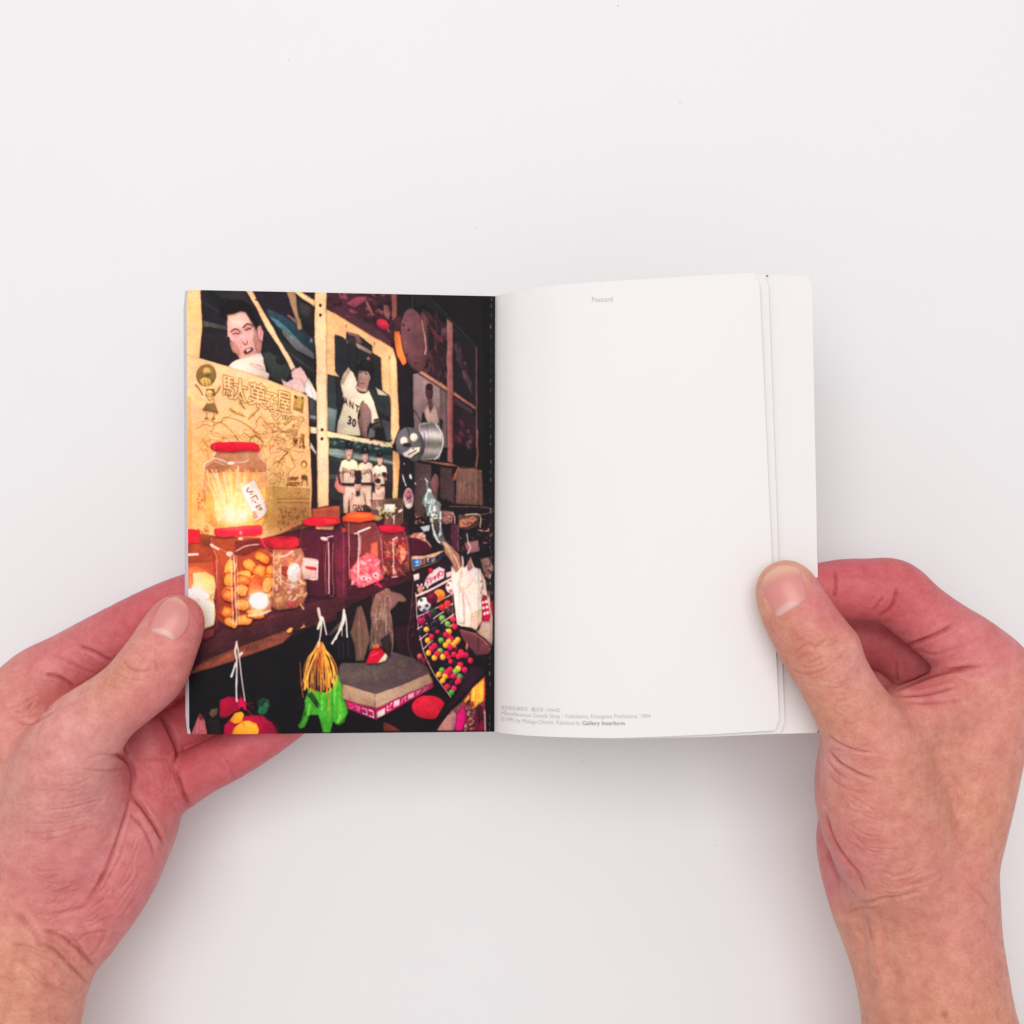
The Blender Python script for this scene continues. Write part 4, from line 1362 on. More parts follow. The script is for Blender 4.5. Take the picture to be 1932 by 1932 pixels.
        poly(f(-34, 0, 0, 26, 34, 0, 92, 26, 118, 140, 84, 158, 68, 110, 74, 290, -68, 290, -64, 110, -84, 158, -118, 140, -88, 26), (246, 224, 194))
        line(f(-34, 4, 0, 30, 34, 4), 6 * s, (90, 50, 54), 0.8)
        line(f(0, 40, 0, 280), 5 * s, (206, 178, 150), 0.8)
        line(f(-62, 120, -56, 280), 14 * s, (206, 176, 150), 0.6)
        line(f(64, 120, 60, 280), 14 * s, (206, 176, 150), 0.6)
        poly(f(-72, 290, 80, 290, 90, 640, 10, 640, 0, 420, -10, 640, -70, 640), (232, 196, 172))
        poly(f(-72, 285, 80, 285, 80, 315, -72, 315), (48, 34, 38))
    player(140, 312, 0.98)
    player(325, 345, 0.85)
    player(490, 380, 0.78)
    poly(TD(0, 480, 30, 600, 90, 630, 80, 720, 20, 700, -30, 630), (206, 128, 120))
    lettering('GIANTS', TD(62, 405, 210, 440, 62, 470), (70, 44, 52), bold=0.01)
    lettering('30', TD(150, 470, 198, 480, 150, 520), (70, 44, 52))
    lettering('GIAN', TD(280, 440, 390, 425, 285, 500), (70, 44, 52), bold=0.01)
    lettering('GIANTS', TD(440, 490, 545, 470, 445, 535), (70, 44, 52))
    poly(TD(205, 450, 270, 440, 285, 540, 220, 590), (46, 36, 42))
    poly(TD(520, 470, 570, 470, 560, 520, 525, 520), (40, 34, 42))
    # kneeling row
    for x, y, s in ((240, 660, 70), (470, 650, 60)):
        oval(TD(x, y - 30), s * 0.55, s * 0.8, (214, 166, 150))
        oval(TD(x - s * 0.2, y - 30), 7, 5, (90, 56, 54), 0.8)
        oval(TD(x + s * 0.2, y - 30), 7, 5, (90, 56, 54), 0.8)
        line(TD(x - 10, y, x + 10, y), 6, (150, 90, 86), 0.8)
        oval(TD(x, y - 85), s * 0.55, s * 0.45, (40, 34, 42))
        poly(TD(x - s, y + 30, x, y + 90, x + s, y + 30, x + s * 1.4, y + 250, x - s * 1.2, y + 250), (228, 190, 168))
    lettering('GIANT', TD(180, 835, 350, 845, 185, 905), (44, 34, 42), bold=0.02)
    poly(TD(300, 840, 380, 860, 380, 930, 300, 930), (50, 40, 46), 0.8)
    poly(TD(550, 560, 640, 580, 640, 760, 550, 760), (40, 34, 44), 0.9)
    # right post of that frame
    poly(TD(640, 215, 725, 250, 700, 780, 640, 780), (240, 190, 136))
    poly(TD(660, 215, 728, 255, 715, 560, 690, 560), (214, 150, 108), 0.6)
    # ---------- spool on the wall
    poly(TD(930, -90, 1010, -110, 1130, -90, 1200, 0, 1220, 140, 1180, 260, 1120, 320, 960, 330), (168, 158, 154))
    for k, y in enumerate(np.linspace(-80, 310, 40)):
        t = (y + 80) / 390
        v = 96 + 130 * math.exp(-((t - 0.30) / 0.16) ** 2) + 70 * math.exp(-((t - 0.78) / 0.12) ** 2) + (10 if k % 2 else 0)
        line(TD(960, y + 12, 1080, y - 4, 1205 - 60 * abs(t - 0.5), y + 4), 15, (v, v * 0.97, v * 0.94), 0.8)
    line(TD(1130, -85, 1205, 20, 1216, 140, 1178, 260, 1125, 318), 16, (232, 228, 222), 0.8)
    line(TD(1030, -95, 1050, 110, 1010, 320), 8, (90, 86, 84), 0.4)
    oval(TD(840, 150), 163, 205, (96, 96, 102), 1, -0.25)
    oval(TD(800, 220), 110, 120, (108, 108, 114), 0.7, 0, True)
    line(TD(810, -40, 842, 80, 845, 150), 12, (50, 48, 54), 0.9)
    line(TD(1000, 20, 1005, 140, 960, 260), 10, (66, 64, 68), 0.8)
    oval(TD(768, 105), 42, 46, (240, 222, 204))
    oval(TD(884, 65), 44, 46, (240, 222, 206))
    oval(TD(800, 150), 50, 24, (40, 36, 40), 1, 0.1)
    poly(TD(755, 250, 800, 230, 850, 180, 900, 180, 955, 170, 950, 230, 880, 270, 850, 310, 820, 300, 780, 300), (236, 216, 204))
    line(TD(820, 270, 910, 215), 12, (70, 64, 70))
    line(TD(840, 295, 930, 240), 8, (200, 180, 168))
    oval(TD(873, 198), 10, 10, (40, 36, 60))
    # rail and things below the spool
    poly(TD(960, 325, 1280, 355, 1400, 400, 1640, 420, 1600, 440, 1300, 395, 970, 335), (150, 102, 86))
    poly(TD(880, 340, 1090, 380, 1080, 560, 1160, 700, 1120, 900, 900, 1000, 870, 800), (84, 66, 66))
    poly(TD(720, 260, 880, 350, 890, 620, 870, 1000, 780, 1050, 700, 800, 720, 500), (32, 24, 30))
    for (x, y, rx, ry) in ((770, 540, 8, 60), (790, 610, 8, 24), (848, 518, 15, 34), (900, 600, 8, 12), (770, 370, 6, 14)):
        oval(TD(x, y), rx, ry, (236, 232, 228), 0.95, -0.25)
    poly(TD(1090, 380, 1180, 400, 1175, 490, 1085, 480), (20, 15, 20))
    oval(TD(1125, 600), 45, 120, (120, 82, 84), 0.9)
    poly(TD(1180, 400, 1320, 420, 1350, 600, 1350, 830, 1180, 760), (74, 56, 58))
    poly(TD(1385, 395, 1480, 520, 1320, 575), (206, 128, 76))
    poly(TD(1385, 395, 1440, 440, 1320, 575), (186, 112, 68), 0.8)
    poly(TD(1370, 520, 1400, 420, 1665, 440, 1680, 850, 1360, 830), (112, 84, 76))
    for x in (1420, 1460, 1530, 1600):
        line(TD(x, 470, x - 8, 780), 10, (150, 118, 106), 0.55)
    line(TD(1400, 425, 1660, 450), 14, (140, 104, 92), 0.9)
    line(TD(1290, 860, 1660, 865, 1800, 890), 14, (112, 80, 76), 0.9)
    # oval tag
    oval(TD(822, 768), 60, 122, (206, 172, 166), 1, 0.0)
    oval(TD(822, 720), 46, 60, (170, 104, 112), 0.9)
    for _ in range(16):
        x, y = r2.uniform(785, 860), r2.uniform(690, 810)
        line(TD(x, y, x + r2.uniform(-14, 14), y + r2.uniform(-14, 14)), 9, (60, 44, 50), 0.8)
    oval(TD(825, 855), 40, 26, (226, 196, 186))
    # crumpled foil bag
    poly(TD(1010, 560, 1050, 640, 1090, 690, 1140, 780, 1190, 900, 1200, 1080, 1230, 1200, 1290, 1260, 1240, 1330, 1150, 1270, 1090, 1150, 1080, 980, 1030, 940, 1020, 880, 970, 820, 990, 740, 1030, 700), (112, 118, 116), 1, 5)
    for _ in range(46):
        x = r2.uniform(0, 1)
        cx, cy = 1030 + 150 * x, 720 + 480 * x
        line(TD(cx + r2.uniform(-50, 50), cy + r2.uniform(-60, 60), cx + r2.uniform(-40, 40), cy + r2.uniform(-60, 60)), r2.uniform(8, 24), random.choice([(226, 240, 240), (200, 222, 224), (70, 76, 76), (150, 165, 165), (246, 250, 250)]), 0.85)
    line(TD(1090, 980, 1100, 1120, 1150, 1240, 1180, 1270), 22, (238, 244, 244), 0.9)
    line(TD(1190, 920, 1185, 1080, 1180, 1180), 18, (236, 244, 244), 0.9)
    poly(TD(1110, 1000, 1170, 1010, 1175, 1150, 1140, 1170, 1100, 1100), (74, 62, 62), 0.9)
    poly(TD(950, 1090, 1070, 1070, 1060, 1140, 1000, 1150), (196, 214, 212), 0.9)
    line(TD(1015, 540, 1040, 580), 14, (220, 226, 226), 0.9)
    oval(TD(1060, 680), 26, 20, (226, 236, 236), 0.9, 0.4)
    # clutter behind, right
    poly(TD(1200, 900, 1340, 920, 1330, 1060, 1200, 1060), (150, 110, 104), 0.9)
    for _ in range(26):
        x, y = r2.uniform(890, 1320), r2.uniform(930, 1050)
        poly(TD(x, y, x + 26, y + 4, x + 24, y + 26, x - 2, y + 22), random.choice([(196, 130, 116), (206, 170, 156), (120, 70, 70), (170, 100, 92), (226, 200, 188)]), 0.8)
    poly(TD(1390, 950, 1640, 940, 1640, 1080, 1500, 1130, 1400, 1110), (92, 62, 60))
    poly(TD(1400, 1010, 1580, 960, 1620, 1010, 1500, 1100, 1400, 1100), (186, 128, 100), 0.9)
    line(TD(1470, 950, 1640, 955, 1645, 1100), 14, (226, 196, 180), 0.9)
    line(TD(1330, 940, 1350, 980, 1350, 1060), 13, (206, 176, 164), 0.9)
    line(TD(1620, 1130, 1730, 1140, 1740, 1110), 16, (196, 150, 140), 0.9)
    line(TD(1650, 950, 1760, 930, 1800, 910), 12, (150, 110, 104), 0.8)
    for _ in range(60):
        x, y = r2.uniform(1400, 1790), r2.uniform(900, 1400)
        line(TD(x, y, x + r2.uniform(-40, 40), y + r2.uniform(-30, 30)), r2.uniform(6, 16), random.choice([(112, 74, 80), (76, 44, 52), (150, 110, 108), (60, 30, 42), (40, 22, 30)]), 0.75)
    poly(TD(1300, 1060, 1390, 1070, 1390, 1380, 1310, 1330), (78, 36, 56), 0.9)
    line(TD(1390, 1080, 1395, 1370), 8, (176, 130, 134), 0.8)
    poly(TD(1460, 1270, 1620, 1240, 1640, 1370, 1500, 1400), (168, 120, 122), 0.8)
    line(TD(1490, 1170, 1500, 1260, 1530, 1330, 1500, 1400), 14, (226, 196, 192), 0.9)
    # dish behind
    poly(TD(840, 1200, 880, 1160, 1000, 1150, 1030, 1240, 1080, 1300, 1100, 1370, 1000, 1300, 860, 1220), (206, 164, 140), 0.9)
    for _ in range(14):
        oval(TD(r2.uniform(840, 1010), r2.uniform(1170, 1230)), 24, 14, random.choice([(230, 190, 160), (150, 104, 92), (196, 140, 116)]), 0.9, r2.uniform(-1, 1))
    poly(TD(830, 1220, 920, 1220, 1030, 1270, 1110, 1370, 1000, 1420, 860, 1430, 830, 1380), (62, 16, 40))
    # blue sign
    poly(TD(850, 1430, 1000, 1420, 1230, 1360, 1260, 1420, 1140, 1500, 870, 1600, 850, 1560), (206, 160, 132))
    poly(TD(866, 1470, 1130, 1430, 1230, 1370, 1250, 1430, 1130, 1490, 880, 1570), (34, 40, 66))
    poly(TD(868, 1470, 960, 1455, 960, 1545, 878, 1570), (44, 110, 176))
    for k, c in enumerate(((236, 236, 236), (240, 150, 80), (226, 200, 180), (206, 180, 160))):
        lettering('土日本店'[k], TD(895 + k * 62, 1475 - k * 16, 945 + k * 62, 1462 - k * 16, 895 + k * 62, 1545 - k * 16), c, bold=0.02)
    # ---------- shelf
    poly(np.vstack([TC(1380, 1130, 1932, 1000), TD(820, 1000, 860, 1600, 880, 2000), TF(560, 110, 0, 380), TE(1500, 560, 1180, 745, 600, 945, 110, 1100, 60, 900, 250, 640, 480, 400), TC(480, 1500, 1000, 1220)]), (58, 24, 42))
    poly(TE(230, 700, 420, 640, 500, 570, 1100, 400, 1900, 150, 1932, 440, 1500, 560, 1250, 620, 640, 830, 250, 960), (72, 36, 44))
    for _ in range(60):
        x = r2.uniform(260, 1900)
        y = 880 - 0.33 * x + r2.uniform(-120, 100)
        line(TE(x, y, x + r2.uniform(60, 240), y - r2.uniform(20, 90)), r2.uniform(4, 10), random.choice([(92, 50, 54), (58, 28, 38), (100, 58, 56)]), 0.5)
    poly(TE(100, 1095, 250, 960, 640, 800, 1000, 670, 1240, 590, 1320, 620, 1180, 745, 600, 945, 110, 1105), (128, 76, 62))
    poly(TE(110, 1105, 200, 1000, 400, 940, 640, 840, 640, 940, 400, 1010), (146, 86, 66), 0.8)
    for _ in range(30):
        x = r2.uniform(200, 1150)
        y = 1010 - 0.36 * (x - 150) + r2.uniform(-30, 40)
        line(TE(x, y, x + r2.uniform(30, 120), y - r2.uniform(10, 45)), 5, random.choice([(98, 56, 48), (164, 104, 80)]), 0.6)
    line(TE(790, 745, 790, 790, 760, 830), 8, (66, 34, 32), 0.9)
    poly(TE(1235, 590, 1270, 555, 1310, 560, 1300, 605, 1260, 625, 1230, 610), (240, 176, 110))
    poly(TE(1395, 560, 1420, 530, 1435, 500, 1440, 540, 1470, 545, 1400, 570), (230, 160, 110))
    # ---------- big jar on top
    poly(TC(420, 225, 910, 225, 930, 300, 1000, 360, 1015, 600, 1000, 950, 960, 1080, 420, 1090, 300, 1020, 265, 620, 270, 420, 300, 360, 400, 300), (202, 136, 104), 0.75)
    poly(TC(420, 235, 910, 235, 940, 320, 1000, 380, 1000, 460, 300, 470, 300, 370, 400, 310), (168, 112, 90), 0.75)
    poly(TC(290, 700, 1000, 640, 1000, 950, 960, 1080, 420, 1090, 300, 1020), (242, 168, 92), 0.9)
    oval(TC(620, 880), 260, 220, (255, 214, 140), 0.95, 0, True)
    oval(TC(660, 930), 150, 120, (255, 238, 190), 0.95, 0, True)
    oval(TC(350, 960), 90, 110, (236, 140, 84), 0.7, 0, True)
    for _ in range(80):
        x = r2.uniform(310, 960)
        y = r2.uniform(430, 640)
        dx = (640 - x) * 0.35 + r2.uniform(-30, 30)
        line(TC(x, y, x + dx, y + r2.uniform(180, 420)), r2.uniform(10, 26), random.choice([(248, 190, 120), (252, 214, 156), (236, 160, 100), (224, 140, 90), (255, 226, 176)]), 0.7)
    for _ in range(50):
        x, y = r2.uniform(420, 840), r2.uniform(760, 1040)
        line(TC(x, y, x + r2.uniform(-60, 60), y + r2.uniform(-90, 50)), r2.uniform(8, 22), random.choice([(255, 232, 170), (250, 200, 120), (240, 166, 90), (255, 244, 210)]), 0.7)
    for _ in range(14):
        x, y = r2.uniform(270, 420), r2.uniform(860, 1040)
        line(TC(x, y, x + r2.uniform(-40, 60), y + r2.uniform(-50, 50)), 16, random.choice([(230, 130, 76), (212, 106, 66), (244, 170, 110)]), 0.7)
    line(TC(290, 400, 275, 600, 330, 720), 10, (250, 210, 180), 0.8)
    line(TC(280, 520, 330, 620), 8, (250, 210, 180), 0.7)
    line(TC(285, 380, 400, 310, 470, 320, 545, 350), 13, (255, 232, 214), 0.95)
    line(TC(300, 400, 400, 340, 520, 380), 9, (250, 214, 190), 0.8)
    oval(TC(600, 362), 46, 18, (255, 236, 220), 0.95)
    line(TC(660, 350, 740, 355, 800, 330), 10, (250, 220, 200), 0.9)
    line(TC(680, 400, 685, 640), 12, (255, 230, 200), 0.8)
    line(TC(400, 270, 420, 240), 20, (250, 220, 200), 0.9)
    line(TC(920, 240, 1000, 360, 1012, 560, 990, 960), 7, (176, 112, 84), 0.8)
    poly(TC(365, 150, 430, 122, 640, 118, 850, 128, 918, 160, 918, 225, 780, 220, 600, 232, 430, 222, 365, 200), (214, 24, 60))
    poly(TC(390, 150, 420, 140, 420, 215, 395, 205), (236, 80, 90), 0.8)
    poly(TC(480, 125, 860, 132, 900, 160, 640, 150), (228, 52, 80), 0.6)
    # tag on the jar
    poly(TC(705, 655, 860, 548, 900, 620, 975, 780, 1005, 900, 985, 960, 870, 1035, 800, 860), (238, 226, 218))
    oval(TC(860, 630), 40, 46, (206, 170, 160), 0.8, 0.5, True)
    # hand-brushed characters
    K = (50, 34, 32)
    line(TC(800, 645, 780, 690, 850, 690), 12, K)
    line(TC(815, 720, 835, 715), 10, K)
    line(TC(820, 770, 880, 735, 900, 780), 12, K)
    line(TC(835, 800, 855, 780), 10, K)
    line(TC(865, 800, 880, 815), 12, K)
    lettering('飴', TC(868, 850, 935, 820, 890, 925), K, bold=0.02)
    poly(TC(838, 915, 880, 910, 900, 985, 860, 1000), (222, 100, 88), 0.9)
    for k in range(3):
        line(TC(850 + k * 8, 930 + k * 22, 880 + k * 6, 925 + k * 22), 6, (240, 200, 190), 0.8)
    # ---------- lower row of jars
    poly(TC(60, 1280, 240, 1300, 380, 1350, 420, 1450, 430, 1932, 60, 1932), (128, 60, 44))
    poly(TC(95, 1300, 400, 1320, 400, 1480, 95, 1500), (96, 48, 40), 0.8)
    poly(TC(60, 1120, 240, 1135, 238, 1270, 60, 1290), (190, 18, 50))
    line(TC(90, 1415, 210, 1408), 26, (240, 232, 226), 0.9)
    poly(TC(95, 1560, 200, 1540, 320, 1600, 420, 1680, 420, 1760, 95, 1780), (214, 82, 54), 0.9)
    # big orange biscuits jar
    poly(np.vstack([TC(380, 1220, 930, 1220, 1000, 1330, 1090, 1400), TE(1060, 340, 1020, 400, 560, 570, 440, 470, 420, 0), TC(420, 1450, 370, 1330)]), (126, 66, 48))
    poly(TC(640, 1260, 930, 1230, 980, 1310, 760, 1420, 640, 1400), (72, 34, 36), 0.9)
    poly(TC(400, 1110, 560, 1100, 930, 1075, 958, 1110, 950, 1180, 860, 1200, 480, 1215, 400, 1180), (212, 30, 62))
    poly(TC(420, 1110, 700, 1098, 930, 1085, 950, 1110, 700, 1130, 430, 1140), (230, 60, 84), 0.6)
    oval(TC(710, 1165), 20, 24, (255, 190, 180), 0.8, 0, True)
    for (x, y, rx, ry, a) in ((960, 1450, 90, 50, 0.1), (810, 1540, 78, 66, 0.3), (930, 1600, 70, 70, 0.2), (1050, 1590, 55, 60, 0), (745, 1670, 84, 76, -0.4), (1030, 1700, 70, 60, 0.2),
                              (880, 1740, 80, 90, 0.1), (720, 1810, 80, 60, 0.1), (590, 1560, 60, 90, 0.1), (580, 1700, 60, 80, 0), (900, 1850, 80, 70, 0), (560, 1850, 70, 80, 0), (1030, 1820, 60, 80, 0)):
        chunk(TC(x, y), rx + 9, ry + 9, (150, 70, 40), a, 0.9)
        chunk(TC(x, y), rx, ry, random.choice([(238, 140, 66), (230, 126, 56), (242, 152, 78)]), a)
        oval(TC(x - 10, y - 14), rx * 0.6, ry * 0.6, (255, 190, 116), 0.7, a, True)
    for (x, y, rx, ry, a) in ((740, 20, 76, 50, 0), (570, 190, 78, 70, 0.1), (720, 130, 70, 60, 0.1), (560, 380, 70, 60, 0.1), (720, 300, 76, 60, -0.2), (870, 90, 60, 110, 0), (1020, 60, 60, 90, 0),
                              (600, 500, 80, 50, 0.2), (750, 470, 90, 60, -0.4), (880, 400, 100, 50, -0.3)):
        chunk(TE(x, y), rx + 9, ry + 9, (160, 72, 40), a, 0.9)
        chunk(TE(x, y), rx, ry, random.choice([(236, 132, 66), (222, 110, 56), (240, 146, 80)]), a)
        oval(TE(x - 8, y - 12), rx * 0.6, ry * 0.5, (255, 186, 120), 0.7, a, True)
    poly(TE(800, 60, 900, 0, 960, 100, 980, 180, 840, 200), (222, 98, 56), 0.8)
    oval(TE(920, 250), 110, 96, (255, 244, 236), 1, 0.2)
    oval(TE(920, 250), 150, 130, (255, 230, 214), 0.6, 0, True)
    line(TE(800, 420, 940, 400, 1050, 360), 22, (250, 214, 180), 0.9)
    for x, w in ((600, 12), (640, 16), (668, 8)):
        line(np.vstack([TC(x - 10, 1430, x + 5, 1700), TE(x + 10, 200, x + 20, 520)]), w, (255, 226, 196), 0.8)
    line(np.vstack([TC(622, 1500), TE(630, 500)]), 7, (150, 80, 60), 0.8)
    line(TC(370, 1300, 450, 1345), 26, (250, 230, 216), 0.95)
    oval(TC(580, 1400), 40, 30, (252, 234, 222), 0.95)
    line(TC(650, 1365, 760, 1310, 915, 1295), 11, (250, 238, 230), 0.95)
    line(TC(380, 1290, 540, 1380, 660, 1420), 8, (216, 150, 126), 0.8)
    oval(TC(705, 1232), 30, 14, (250, 226, 214), 0.9)
    # glowing jar at the page edge
    poly(np.vstack([TC(80, 1700, 180, 1620, 300, 1610, 400, 1660, 430, 1760), TE(430, 60, 400, 230, 425, 400, 400, 540, 270, 590, 80, 560)]), (250, 206, 132))
    oval(TC(300, 1720), 110, 90, (252, 196, 116), 0.9, 0, True)
    poly(np.vstack([TC(80, 1790, 200, 1780, 330, 1850, 400, 1932), TE(380, 200, 300, 240, 280, 420, 80, 400)]), (255, 246, 234))
    poly(TE(230, 260, 330, 240, 410, 300, 400, 520, 300, 570, 220, 480), (255, 246, 226))
    oval(TE(320, 330), 60, 80, (246, 222, 170), 0.8, 0.3, True)
    poly(TC(95, 1640, 160, 1640, 165, 1740, 120, 1800, 95, 1790), (226, 60, 46))
    poly(TE(100, 0, 160, 10, 130, 110, 100, 80), (220, 64, 48))
    line(TE(380, 180, 360, 220, 390, 240), 12, (110, 80, 60), 0.9)
    poly(TE(170, 220, 240, 220, 230, 260, 180, 270), (190, 110, 80), 0.8)
    line(np.vstack([TC(400, 1480, 430, 1700), TE(440, 200, 430, 560)]), 30, (96, 34, 56), 0.9)
    line(np.vstack([TC(415, 1480, 445, 1700), TE(455, 200)]), 8, (176, 104, 110), 0.7)
    poly(TE(270, 590, 420, 560, 400, 650, 300, 700, 240, 690), (104, 56, 62))
    # small jar with wrapped sweets
    poly(np.vstack([TC(1080, 1340, 1400, 1330, 1430, 1420, 1460, 1932), TE(1460, 200, 1440, 260, 1350, 330, 1130, 360, 1060, 320, 1080, 100), TC(1070, 1932, 1080, 1400)]), (158, 104, 82))
    for _ in range(150):
        x, y = r2.uniform(1090, 1440), r2.uniform(1400, 2000)
        line(TC(x, y, x + r2.uniform(-50, 50), y + r2.uniform(-50, 50)), r2.uniform(8, 30), random.choice([(226, 178, 140), (196, 130, 96), (250, 226, 206), (150, 92, 72), (236, 196, 130), (176, 120, 92)]), 0.7)
    poly(TC(1160, 1540, 1290, 1560, 1250, 1660, 1170, 1640), (110, 52, 44), 0.8)
    oval(TC(1320, 1620), 78, 110, (240, 236, 236), 0.9, 0.1)
    oval(TC(1350, 1600), 40, 50, (206, 216, 220), 0.8)
    oval(TC(1300, 1770), 60, 40, (240, 230, 226), 0.8, 0, True)
    line(TC(1150, 1440, 1230, 1420, 1300, 1370), 18, (252, 226, 216), 0.9)
    line(TC(1165, 1530, 1165, 1760), 14, (250, 220, 204), 0.8)
    oval(TE(1150, 240), 60, 60, (236, 186, 120), 0.7, 0, True)
    oval(TE(1290, 290), 50, 36, (170, 70, 78), 0.9)
    poly(TC(925, 1230, 1000, 1215, 1040, 1210, 1080, 1340, 960, 1330, 920, 1290), (150, 20, 50), 0.9)
    poly(TC(1040, 1225, 1090, 1205, 1330, 1205, 1382, 1230, 1380, 1310, 1290, 1345, 1080, 1345, 1045, 1300), (206, 26, 58))
    poly(TC(1090, 1262, 1370, 1240, 1378, 1310, 1290, 1340, 1090, 1340), (228, 50, 66), 0.7)
    oval(TC(1200, 1218), 110, 16, (150, 14, 44), 0.9)
    # price card
    poly(TC(1420, 1440, 1580, 1450, 1602, 1480, 1598, 1700, 1570, 1722, 1430, 1690, 1400, 1560), (240, 214, 204))
    poly(TC(1430, 1460, 1580, 1475, 1580, 1690, 1440, 1680), (232, 192, 184), 0.7)
    line(TC(1460, 1555, 1570, 1575), 26, (190, 60, 64), 0.9)
    for x in (1475, 1505, 1530, 1560):
        oval(TC(x, 1565 + (x - 1475) * 0.1), 14, 22, (178, 44, 52), 0.9)
    for y in (1620, 1650):
        line(TC(1455, y, 1550, y + 8), 6, (206, 140, 136), 0.7)
    # tall empty jar (purple) and its red lid
    poly(np.vstack([TC(1400, 1130, 1860, 1110, 1932, 1200, 1932, 1932), TE(1932, 120, 1700, 220, 1500, 200), TC(1480, 1932, 1470, 1720, 1610, 1700, 1600, 1470, 1440, 1430, 1390, 1300)]), (66, 28, 48))
    poly(TC(1780, 1330, 1932, 1300, 1932, 1932, 1790, 1900), (84, 40, 58), 0.7)
    poly(TC(1620, 1180, 1760, 1200, 1790, 1880, 1740, 1900, 1660, 1870), (56, 22, 36), 0.9)
    oval(TC(1670, 1232), 46, 22, (240, 210, 204), 0.95, 0.25)
    line(TC(1700, 1215, 1765, 1200), 14, (240, 216, 210), 0.95)
    line(TC(1715, 1270, 1720, 1500, 1715, 1860), 15, (236, 206, 206), 0.9)
    line(TC(1690, 1300, 1680, 1600, 1690, 1870), 9, (180, 132, 136), 0.8)
    line(TC(1660, 1290, 1670, 1870), 6, (140, 90, 98), 0.8)
    line(TC(1770, 1280, 1760, 1600, 1770, 1860, 1730, 1890), 9, (196, 140, 136), 0.8)
    line(TC(1400, 1340, 1470, 1350), 8, (120, 70, 84), 0.8)
    poly(TC(1525, 880, 1840, 845, 1850, 960, 1840, 1010, 1530, 1000), (152, 82, 60))
    poly(TC(1525, 880, 1840, 845, 1843, 900, 1530, 930), (176, 98, 72), 0.6)
    poly(TC(1560, 1060, 1790, 1060, 1770, 1130, 1570, 1120), (196, 150, 116))
    poly(TC(1420, 1020, 1500, 990, 1780, 985, 1848, 1010, 1848, 1060, 1700, 1085, 1470, 1080, 1425, 1055), (222, 30, 62))
    poly(TC(1660, 1000, 1845, 1010, 1840, 1060, 1680, 1070), (240, 76, 66), 0.8)
    # jar with orange lid
    poly(TD(60, 1040, 440, 1040, 470, 1120, 510, 1250, 530, 1700, 380, 1760, 240, 1800, 150, 1710, 130, 1180), (96, 54, 54))
    poly(TD(140, 1180, 230, 1180, 240, 1700, 150, 1700), (66, 30, 44), 0.8)
    poly(TD(385, 1280, 470, 1260, 475, 1480, 390, 1490), (222, 110, 84))
    poly(TD(150, 1590, 250, 1460, 350, 1380, 480, 1440, 505, 1600, 530, 1690, 380, 1760, 240, 1795, 160, 1710), (226, 108, 116))
    for _ in range(60):
        x, y = r2.uniform(170, 500), r2.uniform(1440, 1760)
        line(TD(x, y, x + r2.uniform(-40, 40), y + r2.uniform(-40, 40)), r2.uniform(12, 34), random.choice([(240, 150, 150), (214, 84, 104), (196, 60, 88), (250, 190, 186), (232, 120, 110)]), 0.75)
    for x, y in ((300, 1680), (360, 1700), (440, 1650)):
        oval(TD(x, y), 32, 30, (252, 214, 208))
        oval(TD(x, y), 15, 14, (196, 60, 90))
    line(TD(200, 1170, 250, 1190, 250, 1400, 240, 1660), 17, (240, 214, 208), 0.85)
    line(TD(275, 1200, 270, 1400), 12, (206, 170, 164), 0.8)
    line(TD(245, 1155, 380, 1105), 20, (250, 240, 236), 0.95)
    line(TD(140, 1190, 145, 1680), 9, (190, 120, 124), 0.7)
    poly(TD(60, 985, 120, 935, 250, 922, 390, 930, 445, 965, 430, 1015, 260, 1045, 70, 1035), (240, 92, 48))
    poly(TD(90, 970, 250, 940, 420, 960, 300, 990, 120, 1000), (252, 124, 72), 0.7)
    poly(TD(0, 985, 40, 990, 40, 1060, 0, 1060), (214, 28, 62))
    poly(TD(50, 1100, 100, 1110, 110, 1160, 70, 1150), (206, 70, 56), 0.8)
    # glass of green stuff behind
    poly(TD(540, 760, 750, 755, 760, 900, 740, 1080, 540, 1080), (120, 92, 78), 0.75)
    poly(TD(540, 830, 670, 830, 670, 930, 540, 920), (250, 240, 224))
    poly(TD(380, 780, 540, 780, 540, 960, 400, 960), (110, 78, 74), 0.7)
    for _ in range(44):
        x, y = r2.uniform(450, 690), r2.uniform(870, 990)
        line(TD(x, y, x + r2.uniform(-24, 24), y + r2.uniform(-24, 24)), r2.uniform(8, 20), random.choice([(176, 166, 96), (220, 206, 150), (112, 104, 60), (240, 232, 200)]), 0.8)
    line(TD(455, 800, 470, 860, 520, 880), 10, (226, 220, 190), 0.8)
    oval(TD(730, 910), 30, 18, (246, 226, 214), 0.9, -0.6)
    line(TD(655, 960, 660, 1060), 12, (250, 236, 226), 0.8)
    line(TD(755, 780, 752, 1050), 8, (190, 150, 140), 0.7)
    poly(TD(440, 950, 530, 990, 480, 1030, 420, 1020), (200, 160, 110), 0.8)
    # third jar
    poly(TD(500, 1150, 780, 1130, 810, 1300, 830, 1600, 700, 1690, 540, 1640, 510, 1400), (92, 44, 48))
    for _ in range(90):
        x, y = r2.uniform(540, 800), r2.uniform(1200, 1640)
        line(TD(x, y, x + r2.uniform(-40, 40), y + r2.uniform(-40, 40)), r2.uniform(10, 34), random.choice([(206, 70, 66), (236, 130, 100), (226, 90, 90), (120, 50, 46), (244, 180, 140), (170, 110, 84)] if y < 1480 else [(150, 96, 76), (110, 64, 54), (196, 140, 110), (80, 40, 40)]), 0.75)
    oval(TD(600, 1320), 40, 50, (120, 70, 62), 0.9)
    poly(TD(730, 1290, 800, 1380, 790, 1460, 740, 1500, 720, 1400), (244, 150, 120), 0.9)
    line(TD(645, 1230, 650, 1450, 650, 1640), 13, (240, 206, 198), 0.85)
